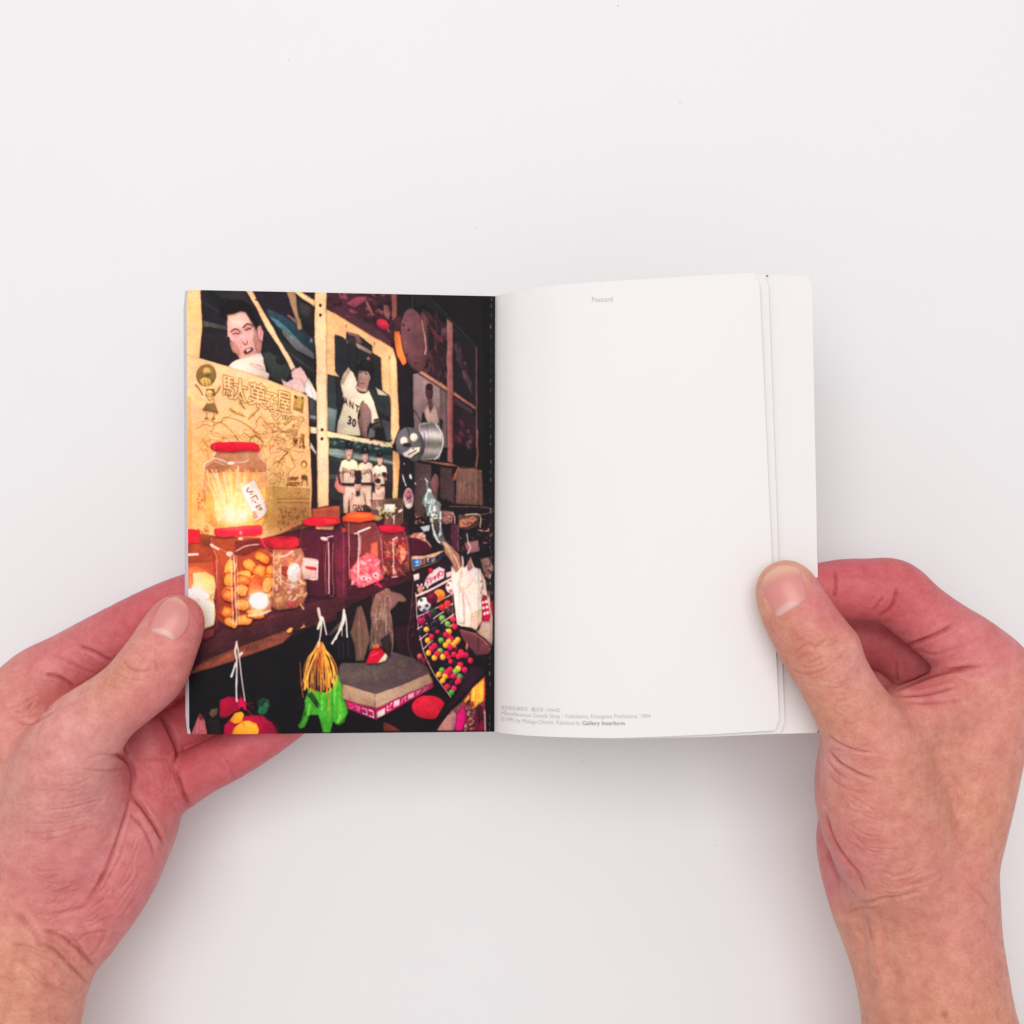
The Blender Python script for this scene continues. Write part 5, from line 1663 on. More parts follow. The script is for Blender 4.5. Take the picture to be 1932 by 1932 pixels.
    line(TD(640, 1240, 690, 1215), 16, (250, 230, 224), 0.9)
    line(TD(630, 1670, 690, 1660), 16, (236, 190, 180), 0.9)
    poly(TD(470, 1085, 560, 1068, 720, 1075, 785, 1100, 770, 1140, 620, 1168, 500, 1150), (206, 22, 62))
    poly(TD(500, 1090, 700, 1085, 770, 1105, 620, 1130), (228, 50, 80), 0.6)
    poly(TD(800, 1180, 830, 1180, 860, 1560, 840, 1600, 810, 1400), (84, 60, 60), 0.8)
    # ---------- below the shelf
    poly(np.vstack([TE(110, 1105, 600, 950, 1180, 750, 1500, 565, 1932, 445), TF(400, 205, 560, 105, 860, 15), TF(900, 900, 700, 1000, 640, 820, 0, 960), TE(1932, 1800, 60, 1800)]), (19, 16, 21))
    poly(TF(0, 380, 400, 205, 860, 15, 850, 350, 820, 700, 640, 700, 360, 500, 150, 560, 0, 700), (28, 18, 26))
    poly(TF(640, 560, 830, 520, 830, 760, 880, 900, 700, 840), (58, 22, 40), 0.8)
    line(TE(205, 1120, 205, 1480), 5, (48, 44, 50), 0.9)
    # red and orange toy on a string
    poly(TE(470, 1390, 560, 1350, 660, 1360, 760, 1400, 770, 1500, 660, 1520, 540, 1600, 465, 1590), (146, 12, 58))
    poly(TE(520, 1680, 600, 1600, 660, 1560, 760, 1570, 850, 1560, 960, 1560, 1060, 1640, 1150, 1790, 510, 1800), (156, 8, 66))
    poly(TE(660, 1400, 720, 1350, 770, 1420, 770, 1510, 690, 1500), (196, 10, 84))
    for a in ((770, 1430, 840, 1420), (770, 1490, 830, 1560), (720, 1390, 700, 1330), (780, 1440, 860, 1480)):
        line(TE(*a), 10, (170, 20, 70), 0.9)
    poly(TE(580, 1620, 640, 1540, 720, 1515, 745, 1560, 720, 1640, 640, 1670, 600, 1650), (246, 160, 54))
    poly(TE(595, 1790, 640, 1700, 720, 1630, 800, 1620, 890, 1660, 920, 1730, 905, 1800), (248, 164, 54))
    oval(TE(790, 1690), 90, 50, (255, 186, 84), 0.7, 0, True)
    line(TE(690, 1660, 720, 1640, 760, 1700), 9, (160, 90, 30), 0.8)
    oval(TE(720, 1500), 24, 30, (30, 14, 24), 0.9)
    for _ in range(16):
        x, y = r2.uniform(1000, 1120), r2.uniform(1600, 1780)
        line(TE(x, y, x + 40, y + 50), 8, random.choice([(186, 20, 84), (120, 6, 50)]), 0.5)
    oval(TE(970, 1430), 80, 64, (30, 58, 48))
    oval(TE(960, 1510), 60, 50, (30, 110, 78))
    oval(TE(1000, 1460), 34, 50, (60, 110, 84), 0.8)
    for _ in range(12):
        x, y = r2.uniform(900, 1040), r2.uniform(1380, 1560)
        line(TE(x, y, x + r2.uniform(-24, 24), y + r2.uniform(-20, 20)), 9, random.choice([(96, 140, 110), (20, 40, 36), (120, 120, 100)]), 0.7)
    poly(TE(130, 1790, 190, 1640, 240, 1535, 290, 1600, 325, 1790), (176, 104, 110))
    for x in (190, 235, 270, 300):
        line(TE(x, 1640, x - 10, 1780), 9, (120, 60, 70), 0.7)
    poly(TE(225, 1560, 250, 1540, 285, 1600, 240, 1620), (150, 30, 60), 0.8)
    poly(TE(340, 1540, 380, 1490, 460, 1480, 440, 1560, 380, 1600), (120, 98, 74), 0.8)
    poly(TE(320, 1600, 460, 1600, 480, 1790, 340, 1790), (44, 32, 36), 0.8)
    # strings
    WS = (236, 226, 218)
    line(TE(660, 720, 645, 830, 660, 940, 660, 1180, 665, 1410), 20, WS)
    line(TE(660, 725, 690, 900, 715, 1120, 755, 1400), 14, WS)
    line(TE(650, 960, 600, 1120), 24, WS)
    line(TE(690, 880, 715, 850), 26, WS)
    line(TE(665, 860, 680, 960), 6, (170, 150, 146), 0.8)
    line(TE(655, 960, 675, 1200), 5, (176, 158, 152), 0.8)
    # green toys with yellow laces
    GR = (90, 172, 60)
    poly(TE(1440, 1400, 1500, 1250, 1600, 1290, 1690, 1300, 1760, 1240, 1800, 1120, 1862, 1088, 1862, 1350, 1932, 1400, 1932, 1560, 1900, 1640, 1840, 1690, 1770, 1640, 1740, 1762, 1650, 1762, 1600, 1560, 1500, 1570, 1440, 1700, 1390, 1720, 1365, 1680, 1450, 1560), GR)
    poly(TF(0, 1110, 50, 1090, 60, 1340, 135, 1530, 110, 1570, 30, 1660, 0, 1690), GR)
    for l in ((1470, 1380, 1560, 1480), (1520, 1280, 1600, 1420), (1700, 1320, 1690, 1640), (1780, 1500, 1740, 1700), (1840, 1340, 1900, 1560), (1600, 1560, 1650, 1700)):
        line(TE(*l), 10, (60, 140, 48), 0.8)
    for l in ((1500, 1440, 1480, 1560), (1640, 1400, 1640, 1500), (1800, 1200, 1780, 1420), (1850, 1560, 1810, 1650)):
        line(TE(*l), 26, (130, 214, 96), 0.7)
    poly(TE(1470, 1330, 1520, 1300, 1620, 1440, 1590, 1480), (40, 70, 40), 0.85)
    for k in range(44):
        x1 = r2.uniform(1400, 1830)
        top = (1610 + r2.uniform(-30, 40), 720 + r2.uniform(0, 60))
        side = 1620 + (x1 - 1620) * r2.uniform(0.62, 0.98)
        yend = 1290 - 0.35 * abs(x1 - 1620) + r2.uniform(-60, 60)
        line(TE(top[0], top[1], side, (top[1] + yend) / 2, x1, yend), r2.uniform(9, 15), random.choice([(240, 170, 74), (248, 186, 90), (206, 136, 70), (180, 104, 60), (255, 200, 110)]), 0.95)
    line(TE(1390, 960, 1400, 1180, 1430, 1360), 13, (176, 104, 62), 0.9)
    line(TE(1600, 1000, 1710, 1300, 1715, 1500), 14, (206, 140, 70), 0.9)
    line(TE(1600, 340, 1620, 450), 34, (226, 206, 188))
    line(TE(1635, 440, 1590, 570), 32, WS)
    line(TE(1640, 440, 1620, 620, 1600, 780), 18, WS)
    line(TE(1650, 440, 1690, 640), 18, WS)
    # white cord, black pouch, plastic bags
    poly(TE(1700, 640, 1860, 480, 1900, 520, 1740, 660), (104, 90, 84), 0.8)
    poly(np.vstack([TE(1840, 700, 1870, 660), TF(60, 640, 180, 650, 215, 800, 200, 950, 120, 910, 60, 960, -20, 930), TE(1840, 900)]), (24, 20, 28))
    for x in (20, 70, 130):
        line(TF(x, 720, x + 6, 900), 18, (62, 56, 66), 0.6)
    line(TE(1895, 360, 1880, 520, 1760, 740), 26, WS)
    line(TF(80, 355, 60, 500, -10, 690), 22, WS)
    line(TF(85, 355, 105, 480, 120, 670), 16, WS)
    line(TF(60, 480, 60, 660), 12, (210, 196, 186), 0.9)
    poly(TF(150, 620, 230, 325, 280, 300, 330, 440, 385, 690, 310, 940, 215, 945, 200, 760), (112, 88, 78))
    for x in (220, 260, 300):
        line(TF(250, 330, x, 640, x + 10, 900), 9, random.choice([(150, 124, 110), (84, 64, 60)]), 0.6)
    # box
    poly(TF(20, 1010, 60, 960, 330, 960, 640, 830, 860, 900, 1075, 1000, 1075, 1085, 450, 1325, 60, 1205, 20, 1150), (98, 84, 84), grad=((84, 66, 70), (1, 0)))
    oval(TF(330, 1090), 260, 110, (112, 98, 94), 0.7, 0, True)
    poly(TF(55, 1200, 445, 1320, 440, 1490, 60, 1385), (178, 146, 124))
    poly(TF(440, 1320, 800, 1190, 1060, 1080, 1100, 1150, 1100, 1200, 780, 1330, 440, 1490), (198, 166, 140), grad=((150, 118, 104), (1, 0)))
    poly(TF(90, 1385, 440, 1490, 440, 1618, 120, 1490), (150, 34, 82))
    poly(TF(440, 1490, 780, 1330, 1100, 1190, 1110, 1245, 800, 1420, 440, 1622), (188, 22, 82), grad=((140, 50, 84), (1, 0)))
    poly(TF(455, 1525, 552, 1470, 552, 1550, 458, 1602), (236, 214, 214))
    W2 = (236, 210, 214)
    for k, ch in enumerate('ロビーバーゲン'[1:]):
        x, y = 570 + k * 82, 1440 - k * 38
        lettering(ch, TF(x, y, x + 68, y - 30, x - 4, y + 82 - k * 7), W2, 0.95 - k * 0.06, bold=0.03)
    for k, ch in enumerate('ンマココ'):
        x, y = 130 + k * 76, 1420 + k * 26
        lettering(ch, TF(x, y, x + 62, y + 22, x + 8, y + 66 + k * 6), W2, 0.45 + 0.15 * k, bold=0.03)
    # plastic bag with a red toy
    poly(TF(370, 820, 390, 500, 400, 300, 440, 170, 560, 95, 600, 100, 620, 140, 740, 170, 800, 250, 700, 260, 610, 370, 650, 560, 640, 800, 600, 890, 560, 820, 440, 740, 380, 830), (116, 92, 84), wob=3)
    for _ in range(46):
        x = r2.uniform(400, 620)
        y = r2.uniform(180, 760)
        line(TF(x, y, x + r2.uniform(-24, 24), y + r2.uniform(60, 200)), r2.uniform(5, 15), random.choice([(176, 148, 132), (70, 54, 54), (140, 112, 100), (200, 176, 160), (56, 40, 44)]), 0.6)
    poly(TF(500, 700, 600, 620, 630, 800, 590, 880, 520, 780), (48, 36, 40), 0.8)
    line(TF(600, 560, 640, 640, 630, 860), 10, (206, 150, 140), 0.7)
    poly(TF(330, 972, 380, 840, 430, 790, 500, 790, 555, 850, 480, 968), (206, 20, 60))
    poly(TF(410, 800, 440, 740, 490, 750, 490, 800), (236, 120, 80), 0.9)
    line(TF(400, 880, 470, 850), 12, (240, 140, 140), 0.7)
    poly(TF(555, 845, 582, 880, 560, 940, 465, 970), (238, 222, 196))
    # blister pack of little balls
    poly(TF(880, 30, 860, 180, 830, 430, 812, 680, 850, 860, 920, 950, 1010, 980, 1200, 1240, 1010, 900, 910, 500, 890, 200), (44, 18, 32))
    line(TF(878, 30, 845, 400, 815, 680, 860, 890, 960, 960), 7, (150, 104, 106), 0.8)
    for y in (300, 420, 540, 640):
        line(TF(850, y + 20, 890, y - 20), 10, (130, 84, 88), 0.6)
    poly(np.vstack([TD(870, 1640, 1220, 1470, 1310, 1470), TF(1330, 100, 1335, 420, 1400, 620, 1480, 800, 1560, 960, 1420, 1220, 1310, 1365, 1200, 1230, 1010, 900, 935, 640, 905, 400, 900, 150)]), (28, 18, 28))
    poly(TD(875, 1640, 945, 1620, 950, 1690, 885, 1720), (232, 214, 206))
    poly(TD(1250, 1620, 1310, 1600, 1310, 1660, 1255, 1680), (226, 200, 190))
    poly(TD(1000, 1770, 1010, 1700, 1080, 1600, 1170, 1545, 1240, 1580, 1230, 1680, 1110, 1740, 1040, 1790), (236, 214, 210))
    lettering('ガシャポン', TD(1015, 1690, 1225, 1570, 1025, 1770), (176, 16, 50), bold=0.04)
    oval(TD(1075, 1590), 26, 30, (206, 20, 60))
    for k in range(6):
        oval(TD(930 + k * 22, 1765 - k * 4 + (k % 2) * 40), 14, 18, (230, 210, 200), 0.9)
    oval(TD(960, 1812), 34, 44, (196, 130, 112))
    line(TF(915, 195, 1060, 130, 1320, -10), 26, (232, 206, 200))
    line(TF(905, 160, 920, 420, 950, 640, 1010, 880, 1150, 1140, 1310, 1360), 11, (232, 196, 186), 0.95)
    line(TF(1325, 60, 1330, 420), 8, (206, 160, 150), 0.8)
    for l in ((1150, 265, 1320, 170), (925, 430, 1215, 300), (925, 575, 1220, 375), (1220, 345, 1330, 285), (950, 700, 1340, 400), (990, 805, 1340, 510), (1080, 590, 1340, 405)):
        line(TF(*l), 15, (226, 196, 188), 0.9)
    RD, OR, GN, NV, MG = (214, 40, 74), (250, 172, 66), (112, 168, 70), (30, 22, 46), (204, 24, 96)

    def bead(x, y, r, c):
        oval(TF(x, y), r, r * 1.06, c)
        oval(TF(x - r * 0.25, y - r * 0.3), r * 0.45, r * 0.45, tuple(min(255, int(v * 1.2 + 30)) for v in c), 0.7, 0, True)
        oval(TF(x + r * 0.3, y + r * 0.4), r * 0.6, r * 0.5, tuple(int(v * 0.6) for v in c), 0.5, 0, True)
    bead(1310, 95, 66, (238, 226, 218))
    for x, y in ((1275, 70), (1350, 80), (1300, 135), (1345, 130)):
        oval(TF(x, y), 18, 18, (176, 60, 50), 0.9)
    bead(1000, 290, 78, (236, 230, 226))
    for x, y in ((965, 240), (1030, 305), (950, 320), (1005, 360)):
        oval(TF(x, y), 20, 20, (60, 58, 66), 0.9)
    bead(1170, 185, 66, (246, 138, 58))
    line(TF(1140, 150, 1180, 180, 1160, 240), 14, (190, 90, 40), 0.7)
    bead(1090, 220, 64, (88, 18, 46))
    bead(1105, 380, 42, (52, 66, 50))
    bead(1265, 285, 40, (216, 60, 56))
    bead(1205, 325, 38, (190, 40, 50))
    bead(1285, 365, 36, (70, 50, 54))
    bead(965, 480, 44, (150, 30, 82))
    bead(1035, 435, 46, MG)
    bead(1205, 450, 38, GN)
    bead(1110, 500, 38, (70, 66, 58))
    bead(965, 615, 36, NV)
    for k in range(150):
        t = rng.uniform(0, 1)
        cx, cy = 1040 + 330 * t, 520 + 740 * t
        wdt = 190 * (1 - 0.75 * abs(t - 0.45))
        x, y = cx + rng.uniform(-wdt, wdt) * 0.85 + 40, cy + rng.uniform(-60, 60) - 70
        bead(x, y, 27, random.choice([NV, NV, NV, (24, 16, 26), (50, 40, 60), RD]))
    for (x, y, c) in ((1025, 580, OR), (1085, 668, RD), (1040, 710, OR), (1270, 515, GN), (1350, 545, RD), (1285, 605, OR), (1250, 640, RD), (1195, 705, GN), (1310, 690, MG), (1245, 760, OR), (1280, 720, OR),
                      (1335, 760, OR), (1385, 700, OR), (1360, 730, OR), (1125, 770, RD), (1085, 800, MG), (1050, 850, OR), (1185, 825, GN), (1120, 905, OR), (1215, 895, OR), (1150, 860, RD), (1255, 860, RD), (1300, 790, MG),
                      (1340, 865, RD), (1420, 840, RD), (1395, 890, RD), (1475, 875, MG), (1440, 870, RD), (1530, 935, RD), (1415, 985, RD), (1390, 1030, OR), (1465, 1040, MG), (1300, 1040, RD), (1205, 1045, GN),
                      (1265, 1080, MG), (1170, 1095, OR), (1240, 1120, OR), (1215, 1170, OR), (1335, 1110, MG), (1410, 1120, (70, 130, 80)), (1395, 1170, RD), (1360, 1060, GN), (1265, 1240, RD), (1340, 1260, MG),
                      (1315, 1305, (80, 150, 60)), (1330, 460, RD), (950, 890, (190, 80, 84)), (1000, 940, (110, 30, 50))):
        bead(x, y, 33, c)
    # white carrier bag and packet
    poly(np.vstack([TD(1640, 1560, 1700, 1700, 1740, 1932), TF(1740, 120, 1790, 420, 1785, 770, 1700, 690, 1600, 610, 1640, 560), TD(1640, 1900)]), (206, 172, 156))
    poly(TF(1664, 215, 1715, 185, 1762, 488, 1668, 480), (170, 12, 58))
    for (x, y) in ((1680, 270), (1715, 265), (1680, 335), (1720, 325), (1690, 400), (1725, 390)):
        oval(TF(x, y), 17, 20, (238, 210, 210))
    poly(np.vstack([TD(1200, 1240, 1250, 1260, 1400, 1400, 1450, 1560, 1440, 1700, 1360, 1700, 1320, 1480, 1240, 1400)]), (150, 112, 94))
    line(TD(1240, 1280, 1360, 1440, 1420, 1640), 14, (226, 196, 172), 0.8)
    line(TD(1215, 1270, 1300, 1400, 1345, 1600), 8, (236, 226, 216), 0.7)
    line(TD(1290, 1330, 1400, 1460, 1440, 1600), 8, (96, 62, 54), 0.7)
    line(TD(1250, 1400, 1330, 1520, 1370, 1690), 14, (150, 98, 76), 0.7)
    poly(np.vstack([TD(1310, 1530, 1360, 1620, 1440, 1540, 1470, 1560, 1530, 1430, 1575, 1550, 1650, 1580, 1680, 1800), TF(1650, 100, 1668, 470, 1605, 592, 1540, 560, 1430, 545, 1375, 520, 1335, 140), TD(1310, 1700)]), (240, 226, 212))
    poly(TD(1490, 1500, 1530, 1440, 1555, 1560, 1500, 1600), (150, 104, 100), 0.8)
    line(TD(1435, 1430, 1450, 1560), 16, (226, 206, 194))
    line(np.vstack([TD(1430, 1600, 1400, 1760), TF(1400, 60, 1460, 300, 1450, 520)]), 30, (206, 176, 158), 0.8)
    line(np.vstack([TD(1560, 1680, 1480, 1800), TF(1440, 100, 1520, 300, 1560, 540)]), 26, (222, 196, 178), 0.8)
    poly(TF(1540, 400, 1660, 340, 1660, 480, 1600, 580, 1530, 540), (226, 196, 166), 0.8)
    poly(TF(1400, 120, 1440, 120, 1460, 500, 1390, 500), (252, 242, 232), 0.8)
    poly(TD(1640, 1460, 1740, 1440, 1800, 1560, 1760, 1700, 1690, 1660), (128, 106, 98), 0.9)
    for _ in range(40):
        x, y = r2.uniform(1650, 1800), r2.uniform(1420, 1932)
        line(TD(x, y, x + r2.uniform(-30, 30), y + r2.uniform(-40, 40)), r2.uniform(6, 16), random.choice([(96, 74, 72), (56, 34, 40), (140, 116, 108), (34, 20, 28)]), 0.7)
    poly(TF(1750, 250, 1800, 250, 1800, 420, 1780, 420), (140, 20, 40), 0.9)
    # lower right
    poly(TF(1390, 570, 1600, 620, 1700, 700, 1780, 770, 1740, 860, 1600, 880, 1450, 700), (104, 58, 68))
    line(TF(1420, 580, 1600, 640, 1740, 760), 12, (160, 108, 104), 0.8)
    poly(TF(1470, 790, 1490, 700, 1510, 760, 1490, 840), (206, 130, 92), 0.9)
    poly(TF(1350, 1360, 1540, 990, 1650, 1000, 1700, 1080, 1560, 1220, 1300, 1500, 1180, 1600, 1240, 1480), (42, 24, 38))
    oval(TF(1050, 1470), 192, 138, (196, 34, 62), 1, 0.0)
    oval(TF(1040, 1430), 140, 80, (212, 50, 74), 0.7, 0, True)
    poly(TF(1245, 1420, 1250, 1500, 1100, 1640, 1000, 1640, 1140, 1590), (26, 14, 24))
    poly(TF(1140, 1742, 1300, 1520, 1440, 1400, 1560, 1240, 1692, 1118, 1712, 1742), (120, 70, 70))
    poly(TF(1140, 1742, 1260, 1570, 1330, 1500, 1370, 1560, 1340, 1742), (176, 128, 122), wob=2)
    poly(TF(1545, 1270, 1692, 1130, 1692, 1390, 1560, 1500, 1530, 1400), (248, 184, 76))
    line(TF(1600, 1240, 1590, 1400, 1570, 1480), 14, (196, 110, 50), 0.7)
    poly(TF(1350, 1742, 1375, 1560, 1455, 1450, 1482, 1560, 1440, 1742), (202, 0, 112))
    poly(TF(1560, 1620, 1620, 1440, 1692, 1470, 1690, 1742, 1540, 1742), (112, 24, 52))
    poly(TF(1600, 1470, 1660, 1460, 1670, 1600, 1620, 1640), (60, 24, 44), 0.8)
    for _ in range(40):
        x, y = r2.uniform(1460, 1560), r2.uniform(1370, 1740)
        poly(TF(x, y, x + 24, y - 10, x + 26, y + 26, x, y + 30), random.choice([(236, 214, 206), (206, 40, 66), (196, 150, 140), (120, 60, 60)]), 0.8)
    poly(TF(1460, 1390, 1520, 1330, 1530, 1370, 1470, 1430), (244, 170, 60), 0.9)
    line(TF(1698, 1130, 1700, 1400), 14, (170, 10, 40), 0.9)
    line(TF(1695, 1500, 1700, 1740), 16, (226, 200, 190), 0.8)
    poly(TF(525, 1650, 560, 1640, 750, 1750, 525, 1750), (110, 52, 46))
    poly(TF(0, 1700, 530, 1650, 530, 1750, 0, 1760), (20, 16, 20))
    # gutter: black band with a perforation
    poly(np.vstack([TB(1650, 150, 1900, 150), TD(1900, 0), TF(1900, 1800, 1720, 1800, 1720, 1000, 1800, 760, 1800, 0), TD(1800, 900, 1690, 700, 1690, 300), TB(1690, 900)]), (13, 11, 15), 0.88)
    y = 212.0
    while y < 5200:
        l = rng.uniform(16, 42)
        if rng.uniform() < 0.85:
            line(TB(1772 - y * 0.004, y, 1772 - y * 0.004, y + l), 10, (220, 216, 216), rng.uniform(0.3, 0.95))
        y += rng.uniform(70, 130)
    line(TB(1772, 200, 1755, 5200), 7, (60, 58, 62), 0.55)
    # glass: pale rims and streaks on the jars
    GL = (255, 226, 200)
    for l in ((372, 235, 400, 300, 300, 372, 272, 470, 268, 700, 300, 1010), (912, 235, 930, 300, 1004, 372, 1014, 600, 1002, 940)):
        line(TC(*l), 7, GL, 0.55)
    for l in ((375, 1215, 372, 1320, 430, 1440, 432, 1800), (940, 1215, 1000, 1330, 1085, 1400, 1082, 1800)):
        line(TC(*l), 8, GL, 0.5)
    line(TC(1085, 1350, 1080, 1600, 1075, 1900), 7, GL, 0.6)
    line(TC(1395, 1340, 1430, 1420, 1455, 1700, 1462, 1900), 7, GL, 0.5)
    line(TC(1440, 1090, 1400, 1160, 1395, 1420), 7, (170, 110, 120), 0.6)
    line(TC(1840, 1080, 1880, 1160, 1890, 1500, 1885, 1860), 7, (170, 110, 120), 0.6)
    for l in ((135, 1050, 130, 1180, 145, 1700), (430, 1045, 480, 1150, 515, 1400, 528, 1680), (505, 1160, 520, 1400, 545, 1630), (775, 1140, 808, 1300, 825, 1590)):
        line(TD(*l), 8, (226, 170, 160), 0.6)
    for x0, x1, y in ((370, 915, 195), (405, 950, 1160), (1050, 1375, 1300), (1430, 1845, 1050)):
        for x in np.arange(x0, x1, 26):
            line(TC(x, y - 26, x, y + 22), 5, (140, 6, 34), 0.35)
    for x0, x1, y in ((75, 430, 1015), (490, 770, 1130)):
        for x in np.arange(x0, x1, 26):
            line(TD(x, y - 20, x, y + 14), 5, (150, 20, 30), 0.35)
    for l in ((1460, 1420, 1400, 1690), (1620, 1310, 1610, 1520), (1780, 1460, 1800, 1660), (1830, 1130, 1810, 1300), (1690, 1560, 1700, 1740)):
        line(TE(*l), 30, (74, 158, 50), 0.6)
    for l in ((1440, 1560, 1385, 1700), (1500, 1570, 1600, 1560), (1862, 1350, 1925, 1540), (1760, 1240, 1755, 1640)):
        line(TE(*l), 9, (44, 110, 36), 0.8)

    # small things too fine to draw one by one: local light and dark flecks
    zones = [(TD(1500, 1150), 420, 420, 0.5, 500), (TB(300, 350), 500, 260, 0.4, 260), (TB(1150, 800), 160, 420, 0.35, 160), (TC(1260, 1700), 220, 320, 0.5, 260), (TC(640, 820), 380, 300, 0.35, 320),
             (TD(330, 1600), 230, 220, 0.45, 220), (TD(660, 1420), 170, 260, 0.5, 220), (TE(700, 120), 330, 420, 0.3, 260), (TD(1120, 950), 160, 420, 0.5, 200), (TF(520, 500), 180, 420, 0.4, 200),
             (TE(1000, 500), 900, 260, 0.25, 320), (TF(1560, 1500), 260, 300, 0.5, 200), (TF(1560, 300), 200, 420, 0.3, 160), (TA(1100, 700), 620, 560, 0.25, 360), (TA(450, 450), 260, 420, 0.2, 120),
             (TD(280, 400), 420, 420, 0.25, 300), (TF(500, 1150), 460, 260, 0.2, 200), (TE(800, 1600), 400, 200, 0.35, 160), (TE(1600, 1500), 320, 320, 0.35, 200), (TD(1500, 650), 260, 240, 0.3, 140)]
    for c, rx, ry, al, n in zones:
        kx, ky = rx / 6.0375 * IS, ry / 6.0375 * IS
        for _ in range(n):
            x, y = c[0, 0] + r2.normal(0, 0.5) * kx, c[0, 1] + r2.normal(0, 0.5) * ky
            if not (2 < x < CW - 3 and 2 < y < CH - 3):
                continue
            base = canvas[int(y), int(x)] * 255
            g = r2.choice([0.62, 0.75, 1.3, 1.5])
            a, l = r2.uniform(0, 6.283), r2.uniform(2, 10)
            line(np.array([[x, y], [x + math.cos(a) * l, y + math.sin(a) * l]]), r2.uniform(4, 12), np.clip(base * g + (8 if g > 1 else 0), 0, 255), al * r2.uniform(0.5, 1.2))

    def screen(c, rx, ry, color, a):
        c = c[0]
        d = ((_xx - c[0]) / (rx / 6.0375 * IS)) ** 2 + ((_yy - c[1]) / (ry / 6.0375 * IS)) ** 2
        k = (a * np.exp(-d))[..., None] * (np.asarray(color, np.float32) / 255.0)
        canvas[:] = canvas + k * (1 - canvas) * (0.25 + canvas)
    screen(TC(500, 950), 640, 480, (255, 150, 70), 0.45)
    screen(TE(160, 100), 330, 460, (255, 130, 70), 0.5)
    screen(TC(700, 1500), 800, 420, (255, 70, 40), 0.45)
    screen(TE(900, 240), 260, 240, (255, 150, 100), 0.3)
    screen(TD(300, 1500), 800, 500, (255, 80, 90), 0.35)
    screen(TF(1500, 200), 500, 700, (255, 200, 200), 0.12)
    screen(TC(620, 930), 200, 170, (255, 225, 170), 0.8)
    screen(TE(170, 200), 150, 260, (255, 235, 205), 0.9)
    screen(TE(920, 250), 120, 110, (255, 240, 225), 0.9)
    screen(TC(150, 700), 240, 700, (255, 130, 50), 0.3)
    # photographic softness: edges waver, surfaces have texture, bright things bloom
    def fractal(cell, chans=1):
        gh, gw = CH // cell + 3, CW // cell + 3
        gr = rng.normal(0, 1, (gh, gw, chans)).astype(np.float32)
        fy, fx = _yy / cell, _xx / cell
        iy, ix = fy.astype(int), fx.astype(int)
        ty, tx = (fy - iy)[..., None], (fx - ix)[..., None]
        ty, tx = ty * ty * (3 - 2 * ty), tx * tx * (3 - 2 * tx)
        return (gr[iy, ix] * (1 - ty) * (1 - tx) + gr[iy + 1, ix] * ty * (1 - tx) + gr[iy, ix + 1] * (1 - ty) * tx + gr[iy + 1, ix + 1] * ty * tx)
    wv = fractal(40, 2) * 0.9
    sy = np.clip(_yy + wv[..., 0], 0, CH - 1).astype(int)
    sx = np.clip(_xx + wv[..., 1], 0, CW - 1).astype(int)
    canvas[:] = canvas[sy, sx]

    def blur(a, n):
        for _ in range(n):
            for ax in (0, 1):
                a = 0.25 * np.roll(a, 1, ax) + 0.5 * a + 0.25 * np.roll(a, -1, ax)
        return a
    canvas[:] = blur(canvas, 6)
    tex = (0.03 * fractal(5) + 0.035 * fractal(12) + 0.045 * fractal(28) + 0.05 * fractal(70)) * (1 - 0.65 * blur(canvas.mean(2, keepdims=True), 1))
    col = 0.015 * fractal(14, 3) + 0.015 * fractal(40, 3)
    canvas[:] = canvas * (1 + tex) * (1 + col) + 0.006 * (fractal(30) + 0.5 * fractal(9))
    hot = np.maximum(canvas - 0.82, 0)
    small = hot[:CH // 8 * 8, :CW // 8 * 8].reshape(CH // 8, 8, CW // 8, 8, 3).mean((1, 3))
    small = blur(small, 14)
    glow = small.repeat(8, 0).repeat(8, 1)
    glow = blur(glow, 24)
    canvas[:glow.shape[0], :glow.shape[1]] += 0.8 * glow * np.array([1.0, 0.75, 0.5], np.float32)
    np.clip(canvas, 0, 1, out=canvas)
    gray = canvas.mean(2, keepdims=True)
    canvas[:] = np.clip(gray + 1.10 * (canvas - gray), 0, 1)
    canvas[:] = canvas + 0.28 * (canvas - 0.46) * (1 - np.abs(2 * canvas - 1))
    # print softness and grain
    k = np.array([0.25, 0.5, 0.25], np.float32)
    for ax in (0, 1):
        canvas[:] = k[0] * np.roll(canvas, 1, ax) + k[1] * canvas + k[2] * np.roll(canvas, -1, ax)
    g = rng.normal(0, 1, (CH // 2, CW // 2, 1)).repeat(2, 0).repeat(2, 1).astype(np.float32)
    b = rng.normal(0, 1, (CH // 2, CW // 2, 3)).repeat(2, 0).repeat(2, 1).astype(np.float32)
    lum = canvas.mean(2, keepdims=True)
    h, w = g.shape[:2]
    canvas[:h, :w] += (0.022 * g + 0.012 * b) * (0.5 + lum[:h, :w])
    np.clip(canvas, 0.015, 1, out=canvas)


def print_image():
    draw_print()
    img = bpy.data.images.new('colour_print', CW, CH, alpha=False)
    px = np.ones((CH, CW, 4), np.float32)
    px[..., :3] = canvas[::-1]
    img.pixels.foreach_set(px.ravel())
    img.update()
    img.pack()
    return img
# ------------------------------------------------------------------ the book
def interp(x, xs, ys):
    return np.interp(x, xs, ys)


def smooth_interp(xs, ys):
    p = catmull(np.stack([xs, ys], 1), 10)
    return lambda x: np.interp(x, p[:, 0], p[:, 1])


book = bpy.data.objects.new('open_book', None)
scene.collection.objects.link(book)
tag(book, 'open book of postcards, colour print on its left page and blank right page', 'book')

